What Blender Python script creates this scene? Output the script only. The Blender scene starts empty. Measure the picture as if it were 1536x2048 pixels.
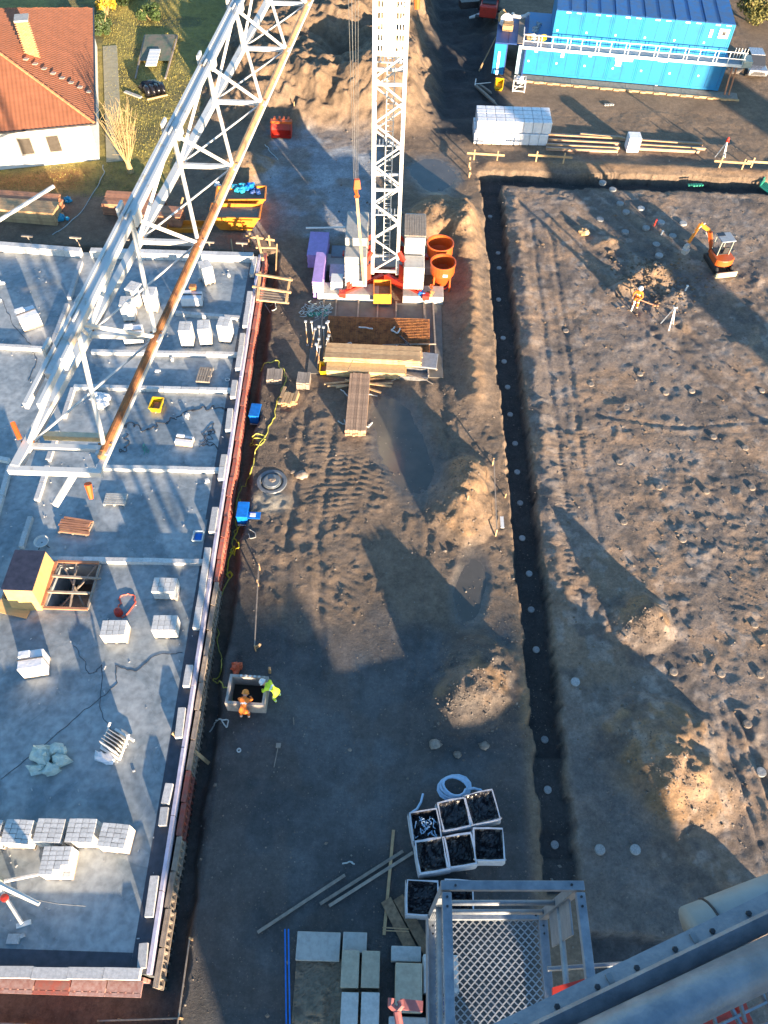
import bpy, bmesh, math, random
import numpy as np
from mathutils import Vector, Matrix
R = math.radians
random.seed(11)
scn = bpy.context.scene
COL = scn.collection
# ------------------------------------------------------------------ camera, sky, sun, exposure
FPX, CX, CY, CAMH = 1540.0, 768.0, 1024.0, 33.0
PITCH, ROLL = R(54.5), R(1.8813)
_f = Vector((0, math.cos(PITCH), -math.sin(PITCH)))
_u0 = Vector((0, math.sin(PITCH), math.cos(PITCH)))
_r0 = Vector((1, 0, 0))
_r = _r0*math.cos(ROLL) + _u0*math.sin(ROLL)
_u = -_r0*math.sin(ROLL) + _u0*math.cos(ROLL)
cam = bpy.data.objects.new('camera', bpy.data.cameras.new('camera'))
COL.objects.link(cam)
cam.matrix_world = Matrix(((_r.x, _u.x, -_f.x, 0), (_r.y, _u.y, -_f.y, 0), (_r.z, _u.z, -_f.z, CAMH), (0, 0, 0, 1)))
cam.data.sensor_fit = 'VERTICAL'; cam.data.sensor_height = 24.0
cam.data.lens = 24.0*FPX/2048.0
cam.data.clip_start = 0.05; cam.data.clip_end = 3000
scn.camera = cam
SUN_EL, SUN_AZ = 7.5, 151.0      # azimuth clockwise from +Y
w = bpy.data.worlds.new('World'); scn.world = w; w.use_nodes = True
nt = w.node_tree; bg = nt.nodes['Background']
sky = nt.nodes.new('ShaderNodeTexSky'); sky.sky_type = 'NISHITA'; sky.sun_disc = False
sky.sun_elevation = R(SUN_EL); sky.sun_rotation = R(SUN_AZ); sky.air_density = 1.0; sky.dust_density = 0.3; sky.ozone_density = 2.6
sat = nt.nodes.new('ShaderNodeHueSaturation'); sat.inputs['Saturation'].default_value = 1.08; nt.links.new(sky.outputs[0], sat.inputs['Color']); nt.links.new(sat.outputs[0], bg.inputs[0]); bg.inputs[1].default_value = 0.112
sl = bpy.data.lights.new('sun', 'SUN'); sl.energy = 5.0; sl.angle = R(0.55); sl.color = (1.0, 0.77, 0.53)
so = bpy.data.objects.new('sun', sl); COL.objects.link(so)
_sd = Vector((math.sin(R(SUN_AZ))*math.cos(R(SUN_EL)), math.cos(R(SUN_AZ))*math.cos(R(SUN_EL)), math.sin(R(SUN_EL))))
so.rotation_euler = _sd.to_track_quat('Z', 'Y').to_euler(); so.location = (40, -60, 60)
scn.view_settings.view_transform = 'Standard'; scn.view_settings.look = 'None'
scn.view_settings.exposure = 2.25; scn.view_settings.gamma = 1.0

def G(px, py, z=0.0):
    d = _f + _r*((px-CX)/FPX) + _u*((CY-py)/FPX)
    t = (z-CAMH)/d.z
    return Vector((d.x*t, d.y*t, z))

# ------------------------------------------------------------------ materials
MATS = {}
def mat(name, color, rough=0.6, metal=0.0, var=0.18, scale=6.0, bump=0.0, bscale=40.0, second=None, mix=0.5, sharp=0.15, alpha=None, spec=0.5, stretch=None, world=False):
    if name in MATS: return MATS[name]
    m = bpy.data.materials.new(name); m.use_nodes = True; MATS[name] = m
    n = m.node_tree.nodes; l = m.node_tree.links; b = n['Principled BSDF']
    b.inputs['Roughness'].default_value = rough; b.inputs['Metallic'].default_value = metal
    b.inputs['Specular IOR Level'].default_value = spec
    co = n.new('ShaderNodeNewGeometry').outputs['Position'] if world else n.new('ShaderNodeTexCoord').outputs['Object']
    if stretch:
        mp = n.new('ShaderNodeMapping'); mp.inputs['Scale'].default_value = stretch; l.new(co, mp.inputs[0]); co = mp.outputs[0]
    nz = n.new('ShaderNodeTexNoise'); nz.inputs['Scale'].default_value = scale; nz.inputs['Detail'].default_value = 6; nz.inputs['Roughness'].default_value = 0.65
    l.new(co, nz.inputs['Vector'])
    cr = n.new('ShaderNodeValToRGB')
    c2 = second or tuple(c*(1-var) for c in color)
    c1 = color if second else tuple(min(1, c*(1+var*0.6)) for c in color)
    cr.color_ramp.elements[0].position = max(0, mix-sharp); cr.color_ramp.elements[1].position = min(1, mix+sharp)
    cr.color_ramp.elements[0].color = (*c2, 1); cr.color_ramp.elements[1].color = (*c1, 1)
    l.new(nz.outputs['Fac'], cr.inputs[0])
    oi = n.new('ShaderNodeObjectInfo'); hs = n.new('ShaderNodeHueSaturation')
    mr = n.new('ShaderNodeMapRange'); mr.inputs['To Min'].default_value = 1-var*0.6; mr.inputs['To Max'].default_value = 1+var*0.6
    l.new(oi.outputs['Random'], mr.inputs['Value']); l.new(mr.outputs[0], hs.inputs['Value']); l.new(cr.outputs[0], hs.inputs['Color'])
    l.new(hs.outputs[0], b.inputs['Base Color'])
    r2 = n.new('ShaderNodeMapRange'); r2.inputs['To Min'].default_value = max(0.03, rough-0.15); r2.inputs['To Max'].default_value = min(1, rough+0.15)
    l.new(nz.outputs['Fac'], r2.inputs['Value']); l.new(r2.outputs[0], b.inputs['Roughness'])
    if bump:
        nb = n.new('ShaderNodeTexNoise'); nb.inputs['Scale'].default_value = bscale; nb.inputs['Detail'].default_value = 4; l.new(co, nb.inputs['Vector'])
        bp = n.new('ShaderNodeBump'); bp.inputs['Strength'].default_value = min(1, bump); bp.inputs['Distance'].default_value = 0.03
        l.new(nb.outputs['Fac'], bp.inputs['Height']); l.new(bp.outputs[0], b.inputs['Normal'])
    if alpha is not None:
        b.inputs['Alpha'].default_value = alpha
    return m

WHITE = mat('white_paint', (0.72, 0.71, 0.68), 0.45, var=0.12, scale=5, second=(0.5, 0.48, 0.45), mix=0.36, sharp=0.1)
CRANEW = mat('crane_white', (0.54, 0.54, 0.52), 0.45, var=0.1, scale=2.2, second=(0.34, 0.28, 0.21), mix=0.37, sharp=0.07)
RUST = mat('rusty_steel', (0.36, 0.15, 0.05), 0.8, var=0.4, scale=3.5, second=(0.10, 0.035, 0.02), mix=0.45, sharp=0.12, bump=0.4)
RUSTPALE = mat('weathered_rail', (0.42, 0.24, 0.11), 0.6, var=0.2, scale=2.2, second=(0.22, 0.10, 0.05), mix=0.42, sharp=0.1)
ORANGE = mat('orange_paint', (0.50, 0.09, 0.015), 0.45, var=0.25, scale=5, second=(0.36, 0.08, 0.02), mix=0.36, sharp=0.12)
ORANGEY = mat('yellow_orange_paint', (0.66, 0.22, 0.02), 0.5, var=0.2, scale=4, second=(0.36, 0.10, 0.02), mix=0.38, sharp=0.1)
REDP = mat('red_paint', (0.50, 0.035, 0.02), 0.45, var=0.25, scale=5, second=(0.25, 0.03, 0.015), mix=0.36)
REDF = mat('red_formwork', (0.33, 0.07, 0.045), 0.6, var=0.35, scale=2.5, second=(0.20, 0.12, 0.10), mix=0.48)
BLUE = mat('container_blue', (0.004, 0.19, 0.44), 0.5, var=0.12, scale=0.9, second=(0.012, 0.14, 0.30), mix=0.42)
BLUED = mat('dark_blue_paint', (0.01, 0.045, 0.18), 0.5, var=0.2, scale=2)
BLUER = mat('blue_roof_sheet', (0.012, 0.12, 0.36), 0.5, var=0.2, scale=2, second=(0.05, 0.08, 0.16), mix=0.46)
BLUEB = mat('blue_plastic', (0.006, 0.17, 0.62), 0.4, var=0.2, scale=6)
CYAN = mat('cyan_tarp', (0.02, 0.28, 0.44), 0.45, var=0.3, scale=4, bump=0.6, bscale=9)
YEL = mat('yellow_plastic', (0.66, 0.40, 0.01), 0.4, var=0.15, scale=6)
TIMBER = mat('pine_timber', (0.50, 0.33, 0.17), 0.7, var=0.3, scale=3, stretch=(1, 1, 1), second=(0.34, 0.20, 0.10), mix=0.45, bump=0.2)
TIMG = mat('grey_timber', (0.30, 0.25, 0.20), 0.8, var=0.3, scale=4, second=(0.19, 0.15, 0.12), mix=0.45, bump=0.2)
TIMR = mat('reddish_boards', (0.42, 0.19, 0.10), 0.7, var=0.35, scale=3, second=(0.28, 0.12, 0.07), mix=0.45)
PLY = mat('plywood', (0.56, 0.34, 0.14), 0.55, var=0.15, scale=2, stretch=(1, 6, 1))
PLYD = mat('dark_film_ply', (0.035, 0.035, 0.055), 0.35, var=0.3, scale=4)
CONC = mat('precast_concrete', (0.42, 0.41, 0.38), 0.75, var=0.2, scale=4, second=(0.30, 0.29, 0.27), mix=0.42, bump=0.25)
BLOCKW = mat('white_block', (0.56, 0.55, 0.53), 0.8, var=0.2, scale=6, bump=0.15)
BLOCKG = mat('grey_block', (0.46, 0.45, 0.44), 0.8, var=0.2, scale=8, bump=0.2)
WRAP = mat('white_foil', (0.72, 0.71, 0.72), 0.3, var=0.1, scale=3, bump=0.5, bscale=7)
LILAC = mat('lilac_foam', (0.40, 0.27, 0.58), 0.6, var=0.15, scale=4)
GALV = mat('galvanised_steel', (0.27, 0.30, 0.34), 0.55, metal=0.35, var=0.25, scale=18, second=(0.17, 0.20, 0.24), mix=0.5, bump=0.1, bscale=90)
STEEL = mat('grey_steel', (0.30, 0.30, 0.30), 0.45, metal=0.6, var=0.3, scale=8)
STEELD = mat('dark_steel', (0.06, 0.06, 0.065), 0.5, metal=0.5, var=0.3, scale=8)
BLACKP = mat('black_plastic', (0.012, 0.012, 0.016), 0.28, var=0.4, scale=5, bump=0.9, bscale=6)
RUBBER = mat('black_rubber', (0.02, 0.02, 0.02), 0.7, var=0.3)
CABLE = mat('dark_cable', (0.03, 0.03, 0.035), 0.6)
HOSEY = mat('yellow_green_hose', (0.42, 0.40, 0.07), 0.5, var=0.2)
HOSEB = mat('pale_blue_hose', (0.36, 0.50, 0.66), 0.45, var=0.15)
ROPEW = mat('pale_rope', (0.45, 0.48, 0.46), 0.7)
GREEN = mat('green_net', (0.02, 0.25, 0.17), 0.6)
BITUM = mat('black_membrane', (0.045, 0.05, 0.065), 0.5, var=0.3, scale=3)
PINKW = mat('pale_edge_board', (0.42, 0.40, 0.50), 0.6, var=0.2, scale=3)
SKIN = mat('skin', (0.5, 0.28, 0.19), 0.6)
HIVIS = mat('hi_vis_orange', (0.85, 0.20, 0.02), 0.7, var=0.2, scale=12)
HIVISY = mat('hi_vis_yellow', (0.62, 0.78, 0.04), 0.7, var=0.2, scale=12)
NAVY = mat('navy_cloth', (0.02, 0.025, 0.05), 0.85)
GLASS = mat('dark_glass', (0.03, 0.035, 0.045), 0.12, var=0.1)
GREYGREEN = mat('grey_green_paint', (0.33, 0.37, 0.32), 0.5, var=0.2, scale=6)
BARK = mat('pale_bark', (0.34, 0.25, 0.12), 0.85, var=0.3, scale=12)
LEAF = mat('dark_leaf', (0.045, 0.075, 0.02), 0.6, var=0.5, scale=3)
LEAFY = mat('yellow_leaf', (0.42, 0.30, 0.03), 0.6, var=0.4, scale=3)
CARDB = mat('cardboard', (0.40, 0.26, 0.12), 0.8, var=0.2)
STONE = mat('pale_stone', (0.32, 0.27, 0.22), 0.85, var=0.45, scale=2.3, second=(0.12, 0.09, 0.07), mix=0.5)
MUDM = mat('dried_mud', (0.17, 0.12, 0.08), 0.9, var=0.3, bump=0.6)

# ------------------------------------------------------------------ geometry helpers
class MB:
    """collects boxes, bars and tubes; build() links them as ONE mesh object"""
    def __init__(s, off=(0, 0, 0)):
        s.v = []; s.f = []; s.mi = []; s.o = Vector(off); s.cur = 0
    def add(s, vs, fs):
        n = len(s.v)
        s.v.extend(Vector(p)-s.o for p in vs)
        s.f.extend(tuple(i+n for i in f) for f in fs); s.mi.extend([s.cur]*len(fs))
        return s
    def box(s, c, size, rz=0.0, taper=1.0):
        c = Vector(c); x, y, z = size[0]/2, size[1]/2, size[2]/2; cs, sn = math.cos(rz), math.sin(rz)
        vs = []
        for k, zz in ((1.0, -z), (taper, z)):
            for a, b in ((-x, -y), (x, -y), (x, y), (-x, y)):
                a *= k; b *= k
                vs.append(c+Vector((a*cs-b*sn, a*sn+b*cs, zz)))
        return s.add(vs, [(3, 2, 1, 0), (4, 5, 6, 7), (0, 1, 5, 4), (1, 2, 6, 5), (2, 3, 7, 6), (3, 0, 4, 7)])
    def bb(s, x0, x1, y0, y1, z0, z1):
        return s.box(((x0+x1)/2, (y0+y1)/2, (z0+z1)/2), (x1-x0, y1-y0, z1-z0))
    def beam(s, p, q, w, h=None, up=(0, 0, 1)):
        p, q = Vector(p), Vector(q); h = h or w; d = (q-p)
        if d.length < 1e-6: return s
        d.normalize(); up = Vector(up)
        if abs(d.dot(up)) > 0.98: up = Vector((0, 1, 0))
        a = d.cross(up).normalized(); b = a.cross(d).normalized()
        vs = [e+a*(i*w/2)+b*(j*h/2) for e in (p, q) for i, j in ((-1, -1), (1, -1), (1, 1), (-1, 1))]
        return s.add(vs, [(0, 1, 2, 3), (7, 6, 5, 4), (4, 5, 1, 0), (5, 6, 2, 1), (6, 7, 3, 2), (7, 4, 0, 3)])
    def tube(s, pts, r, n=6, cap=True, radii=None):
        pts = [Vector(p) for p in pts]; rings = []; prev = None
        for i, p in enumerate(pts):
            d = (pts[min(i+1, len(pts)-1)]-pts[max(i-1, 0)])
            if d.length < 1e-9: d = Vector((0, 0, 1))
            d.normalize()
            if prev is None:
                a = d.cross(Vector((0, 0, 1)))
                if a.length < 0.05: a = d.cross(Vector((0, 1, 0)))
                a.normalize()
            else:
                a = prev-d*prev.dot(d)
                if a.length < 1e-6: a = d.orthogonal()
                a.normalize()
            prev = a; b = d.cross(a)
            rr = radii[i] if radii else r
            rings.append([p+(a*math.cos(2*math.pi*k/n)+b*math.sin(2*math.pi*k/n))*rr for k in range(n)])
        vs = [v for g in rings for v in g]; fs = []
        for i in range(len(pts)-1):
            for k in range(n):
                k2 = (k+1) % n
                fs.append((i*n+k, i*n+k2, (i+1)*n+k2, (i+1)*n+k))
        if cap:
            fs.append(tuple(reversed(range(n)))); fs.append(tuple(range((len(pts)-1)*n, len(pts)*n)))
        return s.add(vs, fs)
    def lathe(s, c, prof, n=20, closed=False):
        c = Vector(c); vs = []; fs = []
        for r_, z in prof:
            for k in range(n):
                a = 2*math.pi*k/n; vs.append(c+Vector((r_*math.cos(a), r_*math.sin(a), z)))
        for i in range(len(prof)-1):
            for k in range(n):
                k2 = (k+1) % n; fs.append((i*n+k, i*n+k2, (i+1)*n+k2, (i+1)*n+k))
        return s.add(vs, fs)
    def prism(s, poly, z0, z1):
        n = len(poly); vs = [Vector((p[0], p[1], z0)) for p in poly]+[Vector((p[0], p[1], z1)) for p in poly]
        fs = [tuple(reversed(range(n))), tuple(range(n, 2*n))]+[(i, (i+1) % n, n+(i+1) % n, n+i) for i in range(n)]
        return s.add(vs, fs)
    def blob(s, c, rad, seed=0, n=8, m=5, rough=0.25):
        rnd = random.Random(seed); c = Vector(c); vs = [c+Vector((0, 0, -rad[2]))]; fs = []
        for j in range(1, m):
            ph = -math.pi/2+math.pi*j/m
            for k in range(n):
                a = 2*math.pi*k/n; q = 1+rnd.uniform(-rough, rough)
                vs.append(c+Vector((rad[0]*math.cos(ph)*math.cos(a)*q, rad[1]*math.cos(ph)*math.sin(a)*q, rad[2]*math.sin(ph)*q)))
        vs.append(c+Vector((0, 0, rad[2])))
        for k in range(n): fs.append((0, 1+(k+1) % n, 1+k))
        for j in range(m-2):
            for k in range(n):
                a = 1+j*n+k; b = 1+j*n+(k+1) % n; fs.append((a, b, b+n, a+n))
        t = len(vs)-1
        for k in range(n): fs.append((t, 1+(m-2)*n+k, 1+(m-2)*n+(k+1) % n))
        return s.add(vs, fs)
    def mesh(s, name, mats):
        me = bpy.data.meshes.new(name); me.from_pydata([tuple(v) for v in s.v], [], s.f)
        for m in (mats if isinstance(mats, (list, tuple)) else [mats]): me.materials.append(m)
        if any(s.mi): me.polygons.foreach_set('material_index', s.mi)
        me.update(); return me
    def build(s, name, mats, parent=None, smooth=False, bevel=0.0, label=None):
        o = bpy.data.objects.new(name, s.mesh(name, mats)); COL.objects.link(o)
        if parent is not None: o.parent = parent
        if smooth:
            o.data.polygons.foreach_set('use_smooth', [True]*len(o.data.polygons))
        if bevel:
            b = o.modifiers.new('bevel', 'BEVEL'); b.width = bevel; b.segments = 2; b.limit_method = 'ANGLE'
        if label: o['label'] = label
        return o

def tag(o, label=None, cat=None, group=None, kind=None):
    for k, v in (('label', label), ('category', cat), ('group', group), ('kind', kind)):
        if v: o[k] = v
    return o
def thing(name, label, cat, loc=(0, 0, 0), rz=0.0, group=None):
    o = bpy.data.objects.new(name, None); COL.objects.link(o); o.location = loc; o.rotation_euler = (0, 0, rz); o.empty_display_size = 0.3
    return tag(o, label, cat, group)
def lift(mb, loc):
    """a one-mesh thing: origin at its base"""
    return mb
def solo(mb, name, mats, label, cat, group=None, **k):
    return tag(mb.build(name, mats, None, **k), label, cat, group)
def copy_tree(o, parent=None):
    c = o.copy(); COL.objects.link(c)
    if parent is not None: c.parent = parent
    for ch in list(o.children): copy_tree(ch, c)
    return c
def clone(proto, used, loc, rz, label, group=None, scale=None):
    o = proto if not used else copy_tree(proto)
    o.location = loc; o.rotation_euler = (0, 0, rz)
    if scale: o.scale = (scale, scale, scale)
    tag(o, label, None, group); return o
def rot2(p, a):
    return Vector((p[0]*math.cos(a)-p[1]*math.sin(a), p[0]*math.sin(a)+p[1]*math.cos(a), p[2] if len(p) > 2 else 0))

# ------------------------------------------------------------------ the ground
def vnoise(x, y, seed):
    rs = np.random.RandomState(seed); T = rs.rand(256, 256).astype(np.float32)
    xi = np.floor(x).astype(int); yi = np.floor(y).astype(int); fx = x-xi; fy = y-yi
    fx = fx*fx*(3-2*fx); fy = fy*fy*(3-2*fy)
    a = T[xi & 255, yi & 255]; b = T[(xi+1) & 255, yi & 255]; c = T[xi & 255, (yi+1) & 255]; d = T[(xi+1) & 255, (yi+1) & 255]
    return (a*(1-fx)+b*fx)*(1-fy)+(c*(1-fx)+d*fx)*fy
def fbm(x, y, scale, seed, octs=4, gain=0.5):
    v = 0; amp = 1; tot = 0
    for i in range(octs):
        v = v+amp*vnoise(x*scale*(2**i)+13.7*i, y*scale*(2**i)+7.1*i, seed+i); tot += amp; amp *= gain
    return v/tot
def sm(a, b, x):
    t = np.clip((x-a)/(b-a), 0, 1); return t*t*(3-2*t)
inx = np.arange(-33, 34.01, 0.11); fine_y = np.arange(-2, 30, 0.095); mid_y = np.arange(30, 92, 0.14)
out = np.array([2, 5, 10, 20, 40, 80, 160, 320, 700.0])
gx = np.concatenate([(-33-out)[::-1], inx, 34+out]); gy = np.concatenate([(-2-out)[::-1], fine_y, mid_y, 92+out])
X, Y = np.meshgrid(gx, gy)
n1 = fbm(X, Y, 0.25, 1, 4); n2 = fbm(X, Y, 1.1, 5, 4, 0.6); n3 = fbm(X, Y, 3.1, 9, 2); n4 = fbm(X, Y, 0.07, 20, 3)
warp = (fbm(X, Y, 0.8, 31, 3)-0.5)
field = sm(8.0, 8.6, X)*sm(54.4, 53.5, Y)            # right-hand excavated field
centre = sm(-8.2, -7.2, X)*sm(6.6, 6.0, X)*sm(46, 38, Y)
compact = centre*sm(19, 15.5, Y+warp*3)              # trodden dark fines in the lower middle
upper = sm(55, 57, Y)
h = (n1-0.5)*0.16+(n2-0.5)*0.07+(n3-0.5)*0.03
rough_amt = 0.15+0.85*sm(0.46, 0.62, fbm(X, Y, 0.16, 40, 3))
h = h*(1-0.82*compact)
ridged = 1-np.abs(fbm(X, Y, 0.55, 50, 4)*2-1)
lump = np.maximum(0, fbm(X, Y, 1.6, 60, 4, 0.6)-0.55)
n5 = fbm(X, Y, 5.2, 77, 2)
h += field*((ridged-0.8)*0.06*rough_amt+lump*0.34*rough_amt**2+(n2-0.5)*0.035+(n5-0.5)*0.03)+(1-field)*(1-compact)*(n5-0.5)*0.025
clumpy = np.exp(-(((X-17.3)/3.2)**2+((Y-43)/3.0)**2)**1.5); h += clumpy*(np.maximum(0, fbm(X, Y, 1.3, 300, 4, 0.6)-0.48)*1.1)
h += centre*(1-compact)*(lump*0.3)
# tyre and track marks: rows of ridges
def marks(cx, cy, rx, ry, ang, pitch, amp, seed):
    m = np.exp(-(((X-cx)/rx)**2+((Y-cy)/ry)**2)**2)
    u_ = (X*math.cos(ang)+Y*math.sin(ang))+0.25*(fbm(X, Y, 0.6, seed, 3)-0.5)*2
    return m*amp*np.power(0.5+0.5*np.cos(2*math.pi*u_/pitch), 2.0)*sm(0.30, 0.6, fbm(X, Y, 0.5, seed+3, 3))
h += marks(-2.6, 26.0, 2.0, 2.9, R(99), 0.34, 0.04, 70)+marks(-0.8, 26.8, 1.8, 2.6, R(66), 0.37, 0.035, 74)
h += marks(-2.0, 18.6, 2.0, 2.2, R(65), 0.42, 0.025, 77)+marks(3.5, 32, 1.6, 4.5, R(40), 0.36, 0.04, 79)
h += marks(9.6, 20, 0.45, 14, R(86), 0.30, 0.035, 82)+marks(11.2, 34, 0.6, 7, R(100), 0.30, 0.03, 85)+marks(17.5, 19, 2.2, 2.6, R(60), 0.32, 0.025, 88)
h += marks(20, 44, 3.5, 4, R(20), 0.42, 0.035, 91)+marks(12.5, 8, 0.5, 5, R(85), 0.3, 0.03, 95)+marks(16, 26, 3, 3, R(10), 0.36, 0.025, 97)
# long ruts running through the field and the centre
def rut(pts, wdt, dep):
    global h
    for (x0, y0), (x1, y1) in zip(pts[:-1], pts[1:]):
        L = math.hypot(x1-x0, y1-y0); t = np.clip(((X-x0)*(x1-x0)+(Y-y0)*(y1-y0))/L**2, 0, 1)
        d = np.hypot(X-x0-t*(x1-x0)+warp*0.25, Y-y0-t*(y1-y0))
        h = h-dep*np.exp(-(d/wdt)**2)+dep*0.5*np.exp(-((d-wdt*1.8)/wdt)**2)
rut([(16.2, 13), (16.6, 9), (17.2, 5)], 0.16, 0.09); rut([(15.3, 13.5), (15.5, 9), (16, 5)], 0.12, 0.04)
rut([(10.0, 50), (9.7, 30), (9.9, 12)], 0.16, 0.035); rut([(11.3, 50), (11.0, 30), (11.2, 12)], 0.16, 0.035)
rut([(-4.6, 31), (-4.9, 22), (-4.2, 14)], 0.2, 0.05); rut([(-3.0, 31), (-3.3, 22), (-2.6, 14)], 0.2, 0.05); rut([(1.9, 33), (2.4, 22), (1.2, 10)], 0.18, 0.04)
rut([(13.5, 45), (17, 38), (22, 31)], 0.22, 0.10); rut([(15.0, 46), (18.5, 39), (23.5, 32)], 0.22, 0.10)
rut([(-6.6, 15), (-6.9, 8), (-7.0, 0)], 0.16, 0.06); rut([(12, 31), (17, 30.2), (24, 31.3)], 0.14, 0.035)
rut([(3.2, 44), (2.6, 36), (3.5, 29), (4.6, 22)], 0.3, 0.08)
# diagonal strip with pile heads, scraped lower and painted darker for the shadow band
def seg(x0, y0, x1, y1):
    L = math.hypot(x1-x0, y1-y0); t = np.clip(((X-x0)*(x1-x0)+(Y-y0)*(y1-y0))/L**2, 0, 1)
    return np.hypot(X-x0-t*(x1-x0), Y-y0-t*(y1-y0))
_d = seg(13.0, 56, 22, 39); strip = np.exp(-(_d/1.3)**4)
h -= 0.12*strip; h += 0.16*np.exp(-((seg(14.6, 54.5, 21.0, 42)-0.0)/0.35)**2)*(0.4+n2)
# holes dug round the pile heads
PITS = [(15.3, 34.5), (16.6, 33.0), (18.2, 33.2), (17.0, 30.6), (18.7, 29.6), (14.0, 31.6), (20.3, 28.8), (14.9, 25.8), (17.4, 25.6), (20.0, 26.0), (13.0, 27.5), (15.5, 22.4),
        (18.0, 17.6), (20.0, 17.9), (13.6, 15.0), (15.8, 15.0), (17.6, 15.0), (14.6, 12.2), (16.4, 12.6), (12.2, 33.5), (12.6, 23.4), (21.5, 22.8), (22.5, 33.5), (11.2, 38.2), (18.6, 11.8)]
for i, (px_, py_) in enumerate(PITS):
    d = np.hypot(X-px_, (Y-py_)*1.2)+warp*1.3+(n2-0.5)*0.4
    w_ = 0.35+0.65*((i*37) % 10)/10; h = h-0.03*w_*np.exp(-(d/0.40)**2)+0.035*w_*np.exp(-((d-0.75)/0.3)**2)*(n2*2)
# spoil heaps (x, y, height, rx, ry)
sand = np.zeros_like(X); HEAP = [(4.6, 26.0, 0.85, 0.95, 1.1), (4.2, 24.0, 1.15, 1.3, 1.6), (4.4, 14.8, 0.75, 1.2, 1.3), (3.9, 13.2, 0.95, 1.3, 1.0), (5.8, 13.9, 0.35, 1.0, 1.6),
        (12.7, 17.6, 0.85, 1.0, 1.1), (12.2, 11.4, 1.05, 1.9, 1.6), (12.9, 9.6, 0.8, 1.7, 1.2), (3.4, 49.6, 1.2, 1.9, 2.2), (5.0, 47.6, 0.7, 1.0, 2.0),
        (-11.7, 55.6, 1.1, 2.0, 1.5), (18.0, 44.2, 0.5, 1.0, 0.9), (15.2, 47.4, 0.4, 0.9, 0.7), (15.6, 42.4, 0.35, 0.6, 0.5), (14.6, 5.2, 0.55, 1.0, 0.7)]
for i, (cx, cy, hh, rx, ry) in enumerate(HEAP):
    d = np.sqrt(((X-cx)/rx)**2+((Y-cy)/ry)**2)+(fbm(X, Y, 0.9, 110+i, 3)-0.5)*0.5
    k = np.clip(1-d/1.55, 0, 1); k = np.where(k > 0.75, 0.75+(k-0.75)*0.6, k)
    h += hh*1.38*k*(1+0.25*(n2-0.5))+np.sqrt(k)*(n3-0.5)*0.16+np.sqrt(k)*(fbm(X, Y, 5.5, 500+i, 2)-0.5)*0.07
    sand = np.maximum(sand, sm(0.10, 0.35, k)*(1.0 if i < 11 else 0.6))
# spoil ridge beside the long trench
k = np.exp(-((X-5.25-warp*0.5)/0.8)**2)*sm(29.5, 33, Y)*sm(53, 50, Y); h += k*(0.62+0.3*(n2-0.5)); sand = np.maximum(sand, k*0.75)
k = np.exp(-((X-8.9-warp*0.4)/0.4)**2)*sm(14, 18, Y)*sm(54, 52, Y); h += k*0.14*(0.5+n2)
k = np.exp(-((Y-57.2-warp*0.5)/0.75)**2)*sm(6.2, 7.5, X); h += k*0.28; sand = np.maximum(sand, k*0.8)
# embankment at the top of the site
k = sm(-17.0, -12.5, X+warp*3)*sm(3.4, 0.2, X+warp*2)*sm(60.8, 66.5, Y+warp*1.6)
hill = k*(2.6+1.3*(fbm(X, Y, 0.18, 140, 4)-0.5)*2+0.9*(fbm(X, Y, 0.5, 150, 4)-0.5)); h += hill
k2 = np.exp(-(((X+1.6)/2.6)**2+((Y-66.5)/3.4)**2)); h += 1.5*k2
h += np.clip(hill/1.5, 0, 1)*((ridged-0.8)*0.9+(fbm(X, Y, 1.0, 170, 4, 0.6)-0.5)*0.7)
h -= 1.6*np.exp(-(((X+4.8)/1.5)**2+((Y-72.5)/2.6)**2))
pitr = sm(2.8, 4.2, X)*sm(9.5, 8.0, X)*sm(63, 66, Y); h -= pitr*(0.7+0.9*(fbm(X, Y, 0.4, 160, 3)-0.4))
k = sm(-17, -19, X)*sm(80, 84, Y); h += k*0.3
# puddle hollows
PUD = [(0.9, 28.3, 1.55, 4.1, 0.35), (4.35, 19.0, 0.85, 2.0, -0.1), (2.9, 55.4, 1.7, 2.6, 0.2)]
wet = np.zeros_like(X)
for cx, cy, rx, ry, a in PUD:
    xx = (X-cx)*math.cos(a)+(Y-cy)*math.sin(a); yy = -(X-cx)*math.sin(a)+(Y-cy)*math.cos(a)
    d = np.sqrt((xx/rx)**2+(yy/ry)**2)+warp*0.5; k = sm(1.25, 0.8, d); h = h*(1-0.9*k)-0.07*k; wet = np.maximum(wet, sm(1.5, 0.95, d))
# level the places where things stand
def level(x0, x1, y0, y1, z, s=0.5):
    global h
    k = sm(x0-s, x0+s*0.2, X)*sm(x1+s, x1-s*0.2, X)*sm(y0-s, y0+s*0.2, Y)*sm(y1+s, y1-s*0.2, Y); h = h*(1-k)+z*k
level(-5.6, 3.8, 33.4, 47.5, -0.03); level(8.6, 31, 66.5, 80, 0.0, 0.8); level(-34, -20, 54, 80, 0.0, 0.6); level(-29, -9, 46.4, 52.2, 0.0, 0.3); level(-7.2, -4.4, 11.8, 14.5, 0.0, 0.3)
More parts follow.
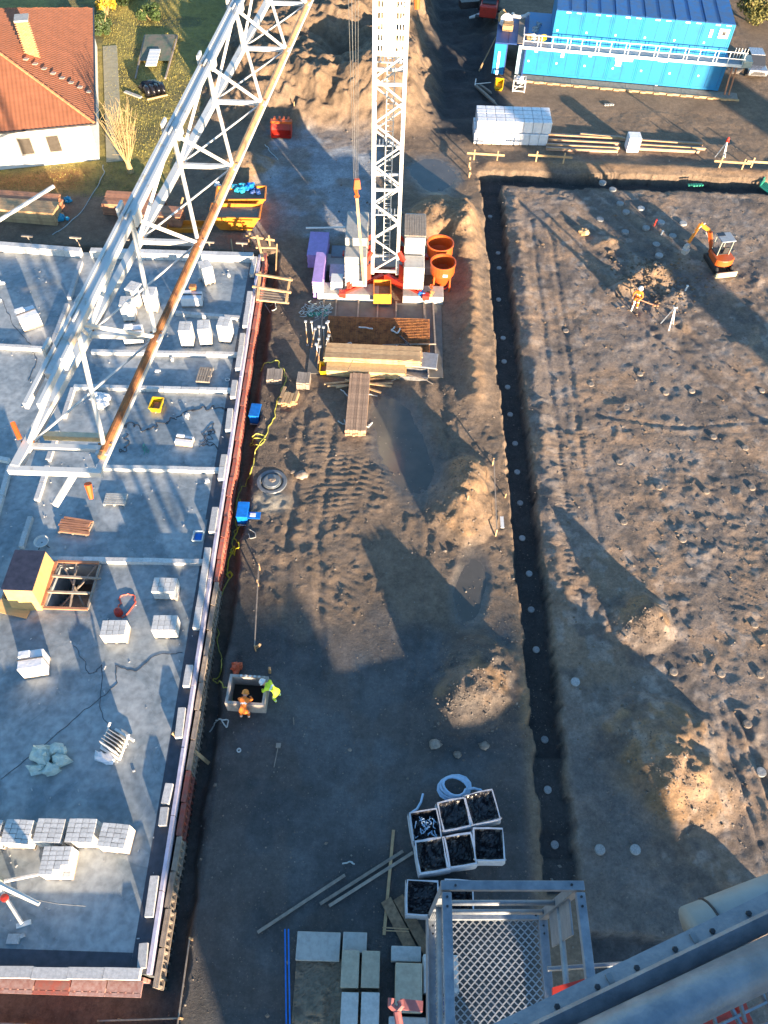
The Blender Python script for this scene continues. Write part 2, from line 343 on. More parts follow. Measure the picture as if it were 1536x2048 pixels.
# excavation round the cellar and the trenches
slabx = -8.9+(43.3-Y)*0.0247+0.55
exc = sm(slabx+0.70+warp*0.6, slabx+0.25+warp*0.6, X)*sm(45.3+warp*0.4, 44.9+warp*0.4, Y)*sm(0.4+warp*0.3, 0.75+warp*0.3, Y)
h = h*(1-exc)+(-0.8+(n2-0.5)*0.15)*exc
ed = warp*0.40+(n3-0.5)*0.22
tr = sm(6.50+ed+.006*(56-Y), 6.64+ed+.006*(56-Y), X)*sm(8.08+ed+.003*(56-Y), 7.94+ed+.003*(56-Y), X)*sm(5.4, 5.6, Y)*sm(56.2+ed, 56.0+ed, Y)
dep = -0.85+0.28*sm(11.1, 10.95, Y)-0.12*sm(8.0, 7.9, Y)+0.25*sm(6.9, 6.8, Y)
tr2 = sm(6.5+ed, 6.65+ed, X)*sm(54.3+ed+0.002*(X-6), 54.5+ed, Y)*sm(56.25+ed, 56.05+ed, Y)*sm(29.9, 29.7, X)
tr3 = sm(8.3+ed, 8.45+ed, X)*sm(12.7+ed, 12.5+ed, X)*sm(2.0+ed, 2.15+ed, Y)*sm(4.25+ed, 4.1+ed, Y)
h = h*(1-tr)+(dep+(n2-0.5)*0.05)*tr; h = h*(1-tr2)+(-0.75+(n2-0.5)*0.08)*tr2*1.0; h = h*(1-tr3)+(-0.9+(n2-0.5)*0.15)*tr3
trm = np.maximum(np.maximum(tr, tr2), tr3)
far = sm(33, 36, np.abs(X))+sm(92, 100, Y)+sm(-2, -6, Y); h = np.where(far > 0, h*0.3, h)
# colours of the soils, with some patches of shade painted in
def C(c): return np.array(c, dtype=np.float32)[None, None, :]
def mixc(a, b, k): return a*(1-k[..., None])+b*k[..., None]
col = np.broadcast_to(C((0.180, 0.126, 0.084)), X.shape+(3,)).copy()
col = mixc(col, C((0.240, 0.168, 0.116)), field)
col = mixc(col, C((0.190, 0.150, 0.122)), field*sm(0.45, 0.65, fbm(X, Y, 0.3, 200, 4)))
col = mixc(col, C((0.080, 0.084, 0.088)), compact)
col = mixc(col, C((0.155, 0.116, 0.086)), centre*(1-compact)*0.6)
col = mixc(col, C((0.26, 0.28, 0.30)), sm(-0.6, -2.4, X+warp*2)*sm(-11.0, -9.6, X+warp*3)*sm(46.2, 48, Y+warp*2)*sm(62.5, 60.0, Y+warp*4)*(0.35+0.65*sm(0.42, 0.56, fbm(X, Y, 0.35, 230, 4))))
col = mixc(col, C((0.110, 0.098, 0.090)), strip*0.6)  # darker tone follows the tower's shadow across the field
col = mixc(col, C((0.270, 0.170, 0.095)), sm(0.25, 0.8, sand)*(0.45+0.55*sm(0.35, 0.6, n2)))
col = mixc(col, C((0.175, 0.118, 0.072)), np.clip(hill/2.2, 0, 1)*sm(0.3, 0.6, n1+0.1))
col = mixc(col, C((0.040, 0.036, 0.036)), sm(2.2, 3.8, X+warp*2)*sm(10.2, 8.6, X+warp*2)*sm(59.5, 62, Y+warp*2))  # near-black tone stands in for the shade over the far pit
gar = sm(-17.2, -18.6, X+warp*2)*sm(53.2, 54.2, Y-(X+20)*0.0)*(1-sm(-12.6, -12.2, X))+sm(-16, -18, X+warp*2)*sm(50.8, 52.4, Y)
gar = np.clip(gar, 0, 1)
col = mixc(col, C((0.26, 0.21, 0.055)), gar)
col = mixc(col, C((0.15, 0.13, 0.045)), gar*sm(0.48, 0.66, fbm(X, Y, 0.5, 210, 4)))
col = mixc(col, C((0.26, 0.125, 0.035)), gar*sm(-22, -24.5, X)*sm(55.5, 54, Y+0.25*(X+24)*-1))
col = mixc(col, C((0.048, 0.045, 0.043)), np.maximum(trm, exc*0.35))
col = mixc(col, C((0.105, 0.092, 0.078)), wet*(1-exc))
damp = field*sm(0.54, 0.66, fbm(X, Y, 0.7, 260, 4)); col = mixc(col, C((0.105, 0.088, 0.078)), damp*0.75)
pale = field*sm(0.60, 0.70, fbm(X, Y, 1.6, 270, 3)); col = mixc(col, C((0.30, 0.25, 0.21)), pale*0.6)
kk = field*sm(14.2, 12.8, X*0.875+Y*0.485+warp*2)*sm(17, 14, Y); col = mixc(col, C((0.130, 0.118, 0.110)), kk*0.8)  # field tone darkened inside the shadow cast from behind the camera
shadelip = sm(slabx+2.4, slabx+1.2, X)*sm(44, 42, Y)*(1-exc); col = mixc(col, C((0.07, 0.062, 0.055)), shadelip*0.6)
col = mixc(col, C((0.33, 0.30, 0.24)), np.exp(-(((X+6.0)/1.1)**2+((Y-23.9)/0.7)**2)**2)*0.8)
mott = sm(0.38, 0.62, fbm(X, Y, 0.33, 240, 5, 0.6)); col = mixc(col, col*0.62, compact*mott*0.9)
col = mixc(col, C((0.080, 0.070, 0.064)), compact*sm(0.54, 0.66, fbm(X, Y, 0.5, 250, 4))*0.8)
rough_attr = 0.92-0.55*wet-0.30*compact*(1-mott*0.5)
me = bpy.data.meshes.new('ground'); ny, nx = X.shape
vco = np.stack([X, Y, h], -1).reshape(-1, 3).astype(np.float32)
idx = np.arange(ny*nx).reshape(ny, nx)
quads = np.stack([idx[:-1, :-1], idx[:-1, 1:], idx[1:, 1:], idx[1:, :-1]], -1).reshape(-1, 4)
me.vertices.add(len(vco)); me.vertices.foreach_set('co', vco.ravel())
me.loops.add(quads.size); me.loops.foreach_set('vertex_index', quads.ravel().astype(np.int32))
me.polygons.add(len(quads)); me.polygons.foreach_set('loop_start', np.arange(0, quads.size, 4, dtype=np.int32))
me.update(calc_edges=True); me.validate()
me.polygons.foreach_set('use_smooth', np.ones(len(quads), dtype=bool))
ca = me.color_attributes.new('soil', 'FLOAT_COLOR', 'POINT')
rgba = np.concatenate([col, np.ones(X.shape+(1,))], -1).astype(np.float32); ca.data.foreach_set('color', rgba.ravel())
ra = me.attributes.new('rough', 'FLOAT', 'POINT'); ra.data.foreach_set('value', rough_attr.astype(np.float32).ravel())
gm = bpy.data.materials.new('soil'); gm.use_nodes = True; n = gm.node_tree.nodes; l = gm.node_tree.links; b = n['Principled BSDF']
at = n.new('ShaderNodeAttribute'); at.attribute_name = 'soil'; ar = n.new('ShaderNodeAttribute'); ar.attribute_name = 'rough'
pos = n.new('ShaderNodeNewGeometry')
def noise(sc, det=6, ro=0.6):
    q = n.new('ShaderNodeTexNoise'); q.inputs['Scale'].default_value = sc; q.inputs['Detail'].default_value = det; q.inputs['Roughness'].default_value = ro
    l.new(pos.outputs['Position'], q.inputs['Vector']); return q
qa, qb, qc = noise(0.45, 8, 0.65), noise(7, 8, 0.85), noise(2.2, 6, 0.7)
def mulr(prev, q, lo, hi, a, b_):
    m = n.new('ShaderNodeMapRange'); m.inputs['From Min'].default_value = lo; m.inputs['From Max'].default_value = hi; m.inputs['To Min'].default_value = a; m.inputs['To Max'].default_value = b_
    l.new(q.outputs['Fac'], m.inputs['Value']); mx = n.new('ShaderNodeVectorMath'); mx.operation = 'SCALE'
    l.new(prev, mx.inputs[0]); l.new(m.outputs[0], mx.inputs['Scale']); return mx.outputs[0]
c_ = mulr(at.outputs['Color'], qa, 0.3, 0.7, 0.72, 1.28); c_ = mulr(c_, qb, 0.3, 0.72, 0.6, 1.45); c_ = mulr(c_, qc, 0.35, 0.65, 0.8, 1.2)
vo = n.new('ShaderNodeTexVoronoi'); vo.inputs['Scale'].default_value = 6.5; l.new(pos.outputs['Position'], vo.inputs['Vector'])
ms = n.new('ShaderNodeMapRange'); ms.inputs['From Min'].default_value = 0.10; ms.inputs['From Max'].default_value = 0.16; ms.inputs['To Min'].default_value = 0.3; ms.inputs['To Max'].default_value = 0
l.new(vo.outputs['Distance'], ms.inputs['Value'])
mm = n.new('ShaderNodeMix'); mm.data_type = 'RGBA'; l.new(ms.outputs[0], mm.inputs['Factor']); l.new(c_, mm.inputs['A']); mm.inputs['B'].default_value = (0.24, 0.205, 0.165, 1)
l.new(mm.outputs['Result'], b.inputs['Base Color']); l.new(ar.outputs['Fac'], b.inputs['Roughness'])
bp = n.new('ShaderNodeBump'); bp.inputs['Strength'].default_value = 0.9; bp.inputs['Distance'].default_value = 0.10
ad = n.new('ShaderNodeMath'); ad.operation = 'MULTIPLY'; l.new(qb.outputs['Fac'], ad.inputs[0]); l.new(ar.outputs['Fac'], ad.inputs[1])
l.new(ad.outputs[0], bp.inputs['Height']); l.new(bp.outputs[0], b.inputs['Normal'])
me.materials.append(gm)
ground = bpy.data.objects.new('ground', me); COL.objects.link(ground); ground['kind'] = 'structure'
def hz(x, y):
    i = int(np.searchsorted(gy, y)); j = int(np.searchsorted(gx, x)); return float(h[min(max(i, 0), ny-1), min(max(j, 0), nx-1)])
def on(px, py, dz=0.0):
    p = G(px, py, 0); 
    for _ in range(4): p = G(px, py, hz(p.x, p.y)+dz)
    return p
# muddy water standing in the hollows
PUDM = mat('muddy_water', (0.105, 0.095, 0.08), 0.08, var=0.15, scale=0.8, world=True)
for i, (cx, cy, rx, ry, a) in enumerate(PUD):
    mb = MB(); poly = [(cx+1.35*rx*math.cos(t)*math.cos(a)-1.35*ry*math.sin(t)*math.sin(a), cy+1.35*rx*math.cos(t)*math.sin(a)+1.35*ry*math.sin(t)*math.cos(a), -0.062) for t in [2*math.pi*q/32 for q in range(32)]]
    mb.add(poly, [tuple(range(32))]); o = mb.build('puddle_water', PUDM); o['kind'] = 'structure'
# loose stones
rs = np.random.RandomState(5); pv = []; pf = []
octa = np.array([(1, 0, 0), (0, 1, 0), (-1, 0, 0), (0, -1, 0), (0, 0, 0.7), (0, 0, -0.7)]); of = [(0, 1, 4), (1, 2, 4), (2, 3, 4), (3, 0, 4), (1, 0, 5), (2, 1, 5), (3, 2, 5), (0, 3, 5)]
cnt = 0
while cnt < 22000:
    if rs.rand() < 0.3:
        c_h = HEAP[rs.randint(0, 11)]; x = c_h[0]+rs.randn()*c_h[3]*0.75; y = c_h[1]+rs.randn()*c_h[4]*0.75
    else:
        x = rs.uniform(-8, 28); y = rs.uniform(1, 62)
    if y < 0.5 or (x < -7.3 and y < 46): continue
    sz = 0.014+0.032*rs.rand()**3+(0.07*rs.rand() if rs.rand() < 0.03 else 0)
    a = rs.rand()*6.28; ca_, sa_ = math.cos(a), math.sin(a); q = octa*(sz*rs.uniform(0.7, 1.3, 3))
    z = hz(x, y)
    for v in q: pv.append((x+v[0]*ca_-v[1]*sa_, y+v[0]*sa_+v[1]*ca_, z+v[2]+sz*0.15))
    pf.extend(tuple(i+cnt*6 for i in t) for t in of); cnt += 1
pm = bpy.data.meshes.new('pebbles'); pm.from_pydata(pv, [], pf); pm.materials.append(STONE)
po = bpy.data.objects.new('pebbles', pm); COL.objects.link(po); po['kind'] = 'stuff'; po['label'] = 'small loose stones scattered over the bare earth and heaps'; po['category'] = 'stones'
# ------------------------------------------------------------------ the cellar under construction (left)
cellar = thing('basement_building', 'unfinished cellar with a wet grey concrete slab, white block courses and red edge formwork', 'building')
SLABM = bpy.data.materials.new('wet_slab_concrete'); SLABM.use_nodes = True
def slab_nodes():
    n = SLABM.node_tree.nodes; l = SLABM.node_tree.links; b = n['Principled BSDF']; g_ = n.new('ShaderNodeNewGeometry')
    def nz(sc, det=5): 
        q = n.new('ShaderNodeTexNoise'); q.inputs['Scale'].default_value = sc; q.inputs['Detail'].default_value = det; q.inputs['Distortion'].default_value = 0.9 if sc < 1 else 0.2; l.new(g_.outputs['Position'], q.inputs['Vector']); return q
    a, c, d = nz(0.35, 6), nz(3.0, 6), nz(14)
    cr = n.new('ShaderNodeValToRGB'); e = cr.color_ramp.elements; e[0].position = 0.40; e[0].color = (0.195, 0.225, 0.24, 1); e[1].position = 0.60; e[1].color = (0.325, 0.345, 0.35, 1)
    l.new(a.outputs['Fac'], cr.inputs[0])
    mr = n.new('ShaderNodeMapRange'); mr.inputs['From Min'].default_value = 0.3; mr.inputs['From Max'].default_value = 0.7; mr.inputs['To Min'].default_value = 0.72; mr.inputs['To Max'].default_value = 1.2; l.new(c.outputs['Fac'], mr.inputs['Value'])
    s = n.new('ShaderNodeVectorMath'); s.operation = 'SCALE'; l.new(cr.outputs[0], s.inputs[0]); l.new(mr.outputs[0], s.inputs['Scale']); l.new(s.outputs[0], b.inputs['Base Color'])
    r = n.new('ShaderNodeMapRange'); r.inputs['From Min'].default_value = 0.38; r.inputs['From Max'].default_value = 0.6; r.inputs['To Min'].default_value = 0.10; r.inputs['To Max'].default_value = 0.5; l.new(a.outputs['Fac'], r.inputs['Value']); l.new(r.outputs[0], b.inputs['Roughness'])
    bp = n.new('ShaderNodeBump'); bp.inputs['Strength'].default_value = 0.12; bp.inputs['Distance'].default_value = 0.01; l.new(d.outputs['Fac'], bp.inputs['Height']); l.new(bp.outputs[0], b.inputs['Normal'])
slab_nodes()
SZ = 1.0
def sx(y): return -8.9+(43.3-y)*0.0247      # right-hand edge of the slab
H0, H1, HY0, HY1 = -15.55, -13.6, 16.65, 19.05
mb = MB(); ys = [2.3, HY0, HY1, 43.2]
def cellx(y): return [-34.0, H0, H1, sx(y)]
for j in range(3):
    for i in range(3):
        if i == 1 and j == 1: continue
        a, b_ = cellx(ys[j]), cellx(ys[j+1])
        mb.add([(a[i], ys[j], SZ), (a[i+1], ys[j], SZ), (b_[i+1], ys[j+1], SZ), (b_[i], ys[j+1], SZ)], [(0, 1, 2, 3)])
mb.add([(sx(2.3), 2.3, SZ), (sx(43.2), 43.2, SZ), (sx(43.2), 43.2, -1.5), (sx(2.3), 2.3, -1.5)], [(3, 2, 1, 0)])
mb.add([(-34, 2.3, SZ), (sx(2.3), 2.3, SZ), (sx(2.3), 2.3, -1.5), (-34, 2.3, -1.5)], [(3, 2, 1, 0)])
mb.add([(-34, 43.2, SZ), (sx(43.2), 43.2, SZ), (sx(43.2), 43.2, -1.5), (-34, 43.2, -1.5)], [(0, 1, 2, 3)])
for x0, x1, y0, y1 in ((H0, H1, HY0, HY0), (H0, H1, HY1, HY1), (H0, H0, HY0, HY1), (H1, H1, HY0, HY1)):
    mb.add([(x0, y0, SZ), (x1, y1, SZ), (x1, y1, -1.5), (x0, y0, -1.5)], [(0, 1, 2, 3)])
mb.build('floor_slab', SLABM, cellar)
# membrane strip along the edge
mb = MB()
for y0, y1 in ((2.3, 22), (22, 43.2)):
    mb.add([(sx(y0)-0.62, y0, SZ+.004), (sx(y0), y0, SZ+.004), (sx(y1), y1, SZ+.004), (sx(y1)-0.5, y1, SZ+.004)], [(0, 1, 2, 3)])
mb.add([(-34, 2.3, SZ+.004), (sx(2.3)-.62, 2.3, SZ+.004), (sx(2.9)-.62, 2.95, SZ+.004), (-34, 2.95, SZ+.004)], [(0, 1, 2, 3)])
mb.build('membrane_strip', BITUM, cellar)
BLK = {}
def block_row(p, q, wd=0.24, ht=0.24, mat_=BLOCKW, step=1.0, name='block', z=SZ):
    p, q = Vector(p), Vector(q); L = (q-p).length; k = max(1, round(L/step)); ang = math.atan2(q.y-p.y, q.x-p.x)
    key = (round(L/k, 1), wd, ht, mat_.name)
    if key not in BLK: BLK[key] = MB().box((0, 0, ht/2), (key[0]-0.02, wd, ht)).mesh('block', mat_)
    for i in range(k):
        o = bpy.data.objects.new(name, BLK[key]); COL.objects.link(o); o.parent = cellar
        c = p+(q-p)*((i+.5)/k); o.location = (c.x+random.uniform(-.01, .01), c.y+random.uniform(-.015, .015), z+0.006); o.rotation_euler = (0, 0, ang+random.uniform(-.012, .012))
# loose courses along the right-hand edge
for a in ((511, 520, 504, 556), (501, 590, 491, 659), (487, 674, 477, 744), (471, 767, 467, 800), (462, 824, 457, 866), (450, 915, 442, 965), (432, 1021, 425, 1069),
          (418, 1101, 394, 1262), (381, 1335, 374, 1377), (366, 1420, 359, 1480), (342, 1571, 333, 1610), (332, 1616, 327, 1655), (313, 1754, 301, 1835), (291, 1889, 287, 1937)):
    block_row(G(a[0], a[1], SZ), G(a[2], a[3], SZ), 0.30, 0.30, BLOCKG, 1.0)
for a in ((-30, 497, 165, 512), (185, 512, 508, 522)): block_row(G(a[0], a[1], SZ), G(a[2], a[3], SZ), 0.42, 0.5, BLOCKW, 1.2)
for a in ((0, 696, 97, 702), (185, 707, 478, 713), (150, 777, 470, 785), (195, 938, 450, 944), (0, 921, 20, 925), (90, 1121, 408, 1128), (352, 630, 480, 640)):
    block_row(G(a[0], a[1], SZ), G(a[2], a[3], SZ), 0.24, 0.24, BLOCKW, 1.0)
for a in ((163, 528, 140, 600), (137, 612, 105, 695), (148, 780, 130, 838), (118, 866, 98, 925), (97, 936, 75, 1005), (63, 1038, 45, 1098), (22, 935, -12, 1060), (10, 1180, -20, 1260)):
    block_row(G(a[0], a[1], SZ), G(a[2], a[3], SZ), 0.24, 0.24, BLOCKG, 1.0)
block_row(G(0, 1946, SZ), G(283, 1950, SZ), 0.36, 0.36, BLOCKG, 1.2); block_row(G(-140, 1944, SZ), G(0, 1946, SZ), 0.36, 0.36, BLOCKG, 1.2)
# pale edge board and red formwork panels outside it
def edge_piece(y0, y1, x_off, w_, z0, z1, m, name, jit=0.0):
    mb = MB(); a, b_ = sx(y0)+x_off, sx(y1)+x_off
    mb.beam((a, y0, (z0+z1)/2), (b_, y1, (z0+z1)/2), w_, z1-z0); return mb.build(name, m, cellar)
y = 2.3
while y < 43:
    y1 = min(43.4, y+2.7); edge_piece(y, y1-.03, 0.075, 0.13, 0.6, SZ+0.12+random.uniform(0, .05), PINKW, 'edge_board'); 
    y = y1
y = 1.9; kk = 0
PANEL = None
while y < 43.6:
    x = sx(y)+0.32
    m_ = REDF if y > 17.5 or (6 < y < 9.5) else TIMG
    mb = MB(); L = 1.26
    mb.bb(-.10, -.02, 0.02, L-.02, -1.3, 0.80)
    for k in range(5): mb.bb(-.02, .06, .05+k*.27, .12+k*.27, -1.3, 0.70)
    mb.bb(-.02, .09, 0, L, 0.62, 0.78); mb.bb(-.02, .09, 0, L, -0.2, -0.1)
    o = mb.build('formwork_panel', m_, cellar); o.location = (x+random.uniform(-.02, .03), y, random.uniform(-.05, .03)); y += 1.28; kk += 1
for i in range(17):
    mb = MB(); L = 1.26; mb.bb(0.02, L-.02, -.02, .10, -1.3, 0.78)
    for k in range(5): mb.bb(.05+k*.27, .12+k*.27, -.5, -.02, 0.5, 0.78 if k % 2 else 0.70)
    mb.bb(0, L, -.52, -.40, 0.72, 0.80)
    mb.bb(0.01, L-.01, -.38, -.03, 0.785, 0.80)
    o = mb.build('formwork_panel', REDF if i in (2, 8) else mat('pale_pink_form', (.42, .27, .24), .7, var=.3, second=(.30, .12, .09), mix=.45), cellar); o.location = (-8.0-1.28*(i+1), 2.12, 0)
# raking props behind the top wall
for i, x in enumerate((-27.5, -24.4, -21.2, -18.0, -12.4, -10.2)):
    mb = MB((x, 44.6, -1.3)); mb.tube([(x, 44.9, -1.2), (x+.25, 43.7, 1.7)], .045, 6); mb.tube([(x, 44.9, -1.2), (x+.1, 43.7, .4)], .035, 6); mb.beam((x-.15, 43.75, 1.72), (x+.6, 43.7, 1.72), .12, .08)
    o = mb.build('raking_prop', TIMG, cellar); o.location = (x, 44.6, -1.3)

# ---- stair opening: plywood hut and timber frame
hut = thing('plywood_hatch_box', 'open plywood box with a dark top beside the stair opening in the slab', 'box', (-16.3, 17.0, SZ))
mb = MB(hut.location)
mb.cur = 0; mb.add([(-17.0, 16.5, 1), (-15.65, 16.6, 1), (-15.65, 19.0, 1), (-17.0, 18.9, 1), (-17.0, 16.8, 2.5), (-15.7, 16.8, 2.5), (-15.7, 18.9, 2.5), (-17.0, 18.8, 2.5)],
       [(0, 1, 5, 4), (1, 2, 6, 5), (2, 3, 7, 6), (3, 0, 4, 7)])
mb.build('side_walls', PLY, hut)
MB(hut.location).box((-16.36, 17.82, 2.53), (1.42, 2.12, .04)).build('roof_board', PLYD, hut)
MB(hut.location).beam((-17.6, 16.62, 1.35), (-16.2, 16.45, 1.06), .7, .03).build('lower_flap', PLY, hut)
fr = thing('stair_opening_frame', 'brown timber frame with crossed laths over the stair opening', 'timber frame', ((H0+H1)/2, (HY0+HY1)/2, SZ))
for p, q, w_ in (((H0, HY0-.05, 1.25), (H1+.1, HY0-.05, 1.25), .12), ((H0, HY1+.05, 1.25), (H1, HY1+.05, 1.25), .12), ((H0-.05, HY0, 1.3), (H0-.05, HY1, 1.3), .16), ((H1+.05, HY0, 1.15), (H1+.05, HY1, 1.15), .1),
              ((H0, HY0+.75, 1.32), (H1, HY0+.8, 1.22), .1), ((H0, HY0+1.6, 1.34), (H1+.3, HY0+1.6, 1.22), .1), ((H0+.2, HY1, 1.2), (H1-.2, HY0+.2, 0.6), .08), ((H1-.1, HY1, 1.1), (H0+.3, HY0, 0.5), .08), ((H0+.9, HY1, 1.2), (H0+1.1, HY0, 0.9), .07)):
    MB(fr.location).beam(p, q, w_, .1).build('timber', TIMG if w_ < .11 else TIMR, fr)
mb = MB(fr.location)
for k in range(8): mb.bb(H0+.1, H1-.1, HY0+.05+k*.29, HY0+.30+k*.29, 0.35-.22*k, 0.40-.22*k)
mb.build('stair_steps', TIMG, fr)

# ---- block pallets
def make_block_pallet(nx_, ny_, nz_, bx, by, bz, missing=()):
    t = thing('block_pallet', None, 'block pallet')
    mb = MB(); W, D = nx_*bx, ny_*by
    for k in range(5): mb.box((0, -D/2+.06+k*(D-.12)/4, .10), (W, .11, .025))
    for k in (-1, 0, 1): mb.box((k*(W/2-.06), 0, .045), (.1, D, .085))
    mb.build('pallet', TIMG, t)
    mb = MB()
    for k in range(nz_-1):
        for i in range(nx_):
            for j in range(ny_):
                if (i, j) in missing and k == nz_-2: continue
                mb.box((-W/2+(i+.5)*bx, -D/2+(j+.5)*by, .115+(k+.5)*bz), (bx-.012, by-.012, bz-.010))
    o = mb.build('lower_blocks', BLOCKW, t); o['kind'] = 'stuff'
    me_ = MB().box((0, 0, 0), (bx-.014, by-.014, bz-.010)).mesh('block', BLOCKW)
    for i in range(nx_):
        for j in range(ny_):
            if (i, j) in missing: continue
            b_ = bpy.data.objects.new('block', me_); COL.objects.link(b_); b_.parent = t
            b_.location = (-W/2+(i+.5)*bx+random.uniform(-.006, .006), -D/2+(j+.5)*by+random.uniform(-.006, .006), .115+(nz_-.5)*bz)
    return t
PG = 'pallets of white wall blocks on the slab'
pA = make_block_pallet(4, 5, 4, .262, .172, .225); pB = make_block_pallet(2, 4, 6, .36, .21, .20); pC = make_block_pallet(4, 3, 3, .27, .25, .24)
pD = make_block_pallet(4, 6, 4, .258, .165, .225, missing=((3, 0), (3, 1), (2, 0)))
A = [(228, 1672, -3, 'pallet of white blocks at the right end of the near row'), (163, 1662, 1, 'pallet of white blocks second from the right in the near row'),
     (100, 1662, 0, 'pallet of white blocks right behind the stepped pallet in the near row'), (36, 1664, -1, 'pallet of white blocks fourth from the right in the near row'),
     (-26, 1664, 0, 'pallet of white blocks cut off by the left edge in the near row')]
for i, (px, py, a, lb) in enumerate(A): p = G(px, py, 1.9); clone(pA, i > 0, (p.x, p.y, SZ), R(a), lb, PG)
p = G(112, 1722, 1.9); clone(pD, False, (p.x, p.y, SZ), R(2), 'part-used stepped pallet of white blocks in front of the near row', PG)
B = [(370, 655, 3, 'left one of three tall white block pallets standing side by side'), (407, 652, 8, 'middle one of three tall white block pallets standing side by side'), (448, 646, -6, 'right one of three tall white block pallets standing side by side'),
     (410, 531, 30, 'tall white block pallet turned askew by the far wall of the slab'), (266, 575, -20, 'tall white block pallet behind the white crane boom, farthest of its cluster'), (299, 585, 0, 'tall white block pallet beside the crane boom, right of its cluster'),
     (165, 600, -8, 'tall white block pallet half hidden left of the crane boom'), (252, 604, 4, 'tall white block pallet in the middle of the cluster under the boom')]
for i, (px, py, a, lb) in enumerate(B): p = G(px, py, 2.2); clone(pB, i > 0, (p.x, p.y, SZ), R(a), lb, PG)
Cc = [(329, 1170, 0, 'low pallet of white blocks by the slab edge, farther of two'), (329, 1246, 2, 'low pallet of white blocks by the slab edge, nearer of two'), (227, 1256, 3, 'low pallet of white blocks in front of the red hose ring')]
for i, (px, py, a, lb) in enumerate(Cc): p = G(px, py, 1.8); clone(pC, i > 0, (p.x, p.y, SZ), R(a), lb, PG)
def wrapped(px, py, w_, d_, h_, rz, label, m=WRAP, name='wrapped_pack', cat='pack', step=True):
    p = G(px, py, SZ+h_); t = thing(name, label, cat, (p.x, p.y, SZ), rz)
    mb = MB(); mb.bb(-w_/2, w_/2, -d_/2, d_/2, .1, h_)
    if step: mb.bb(-w_/2+.05, 0, d_/2*.2, d_/2-.05, h_, h_+.16)
    mb.build('pack', m, t, bevel=.03)
    mb = MB(); mb.bb(-w_/2, w_/2, -d_/2, -d_/2+.1, 0, .1); mb.bb(-w_/2, w_/2, d_/2-.1, d_/2, 0, .1); mb.build('bearer', TIMG, t); 
    MB().box((0, 0, h_/2+.06), (w_+.012, .03, h_+.0)).build('strap', STEELD, t); return t
wrapped(60, 1318, 1.05, .85, 1.0, R(12), 'white foil-wrapped cube standing alone on the open slab')
wrapped(52, 625, 1.15, 1.0, .9, R(35), 'white foil-wrapped cube left of the crane boom, turned askew')
wrapped(382, 590, 1.3, .7, .7, R(4), 'low white foil-wrapped pack with a rusty box on top')
wrapped(368, 878, .95, .5, .35, R(-6), 'small white pack of blocks with one block standing on it')
wrapped(265, 662, 1.1, 1.1, .6, R(10), 'crumpled white pack at the near end of the cluster under the boom')
mb = MB(); p = G(385, 572, SZ+.95); mb.o = Vector((p.x, p.y, SZ+.7)); mb.bb(p.x-.2, p.x+.2, p.y-.15, p.y+.15, SZ+.7, SZ+1.0); o = mb.build('steel_box', RUST); o.location = mb.o; tag(o, 'small rusty box on top of the low white pack', 'box')
# ruined foil heap and plastic covered pallet
def crumple(name, label, cat, px, py, rad, m, z=SZ, seed=1, lumps=5):
    p = G(px, py, z); t = MB(); rnd = random.Random(seed)
    for k in range(lumps):
        t.blob((rnd.uniform(-1, 1)*rad*.6, rnd.uniform(-1, 1)*rad*.6, rad*.28), (rad*rnd.uniform(.3, .6), rad*rnd.uniform(.25, .5), rad*rnd.uniform(.25, .5)), seed*9+k, 7, 5, .35)
    o = t.build(name, m); o.location = (p.x, p.y, z); return tag(o, label, cat)
crumple('foil_heap', 'crumpled heap of pale plastic foil on the open slab', 'foil', 102, 1522, .75, mat('pale_foil', (0.5, 0.55, 0.48), 0.35, bump=.5, bscale=6), seed=3, lumps=8)
o = crumple('foil_wrapped_roll', 'white foil bundle with a pale green top between the boom and the yellow tub', 'bundle', 200, 806, .75, WRAP, seed=6, lumps=7)
t = thing('glass_pallet', 'open crate of tilted sheets under clear plastic near the slab edge', 'crate', tuple(G(236, 1490, SZ)), R(-28))
for k in range(5): MB().box((0, -.35+k*.14, .45), (.85, .03, .7)).build('sheet', BLOCKG, t)
mb = MB(); mb.beam((-.5, -.45, .1), (.5, -.45, .1), .1); mb.beam((-.5, .45, .1), (.5, .45, .1), .1); mb.beam((-.5, -.45, .05), (-.5, .45, .9), .06); mb.beam((.5, -.45, .05), (.5, .45, .9), .06); mb.build('crate_frame', WHITE, t)
MB().blob((-.1, -.75, .1), (.45, .25, .15), 5, 9, 5, .4).build('loose_foil', WRAP, t)
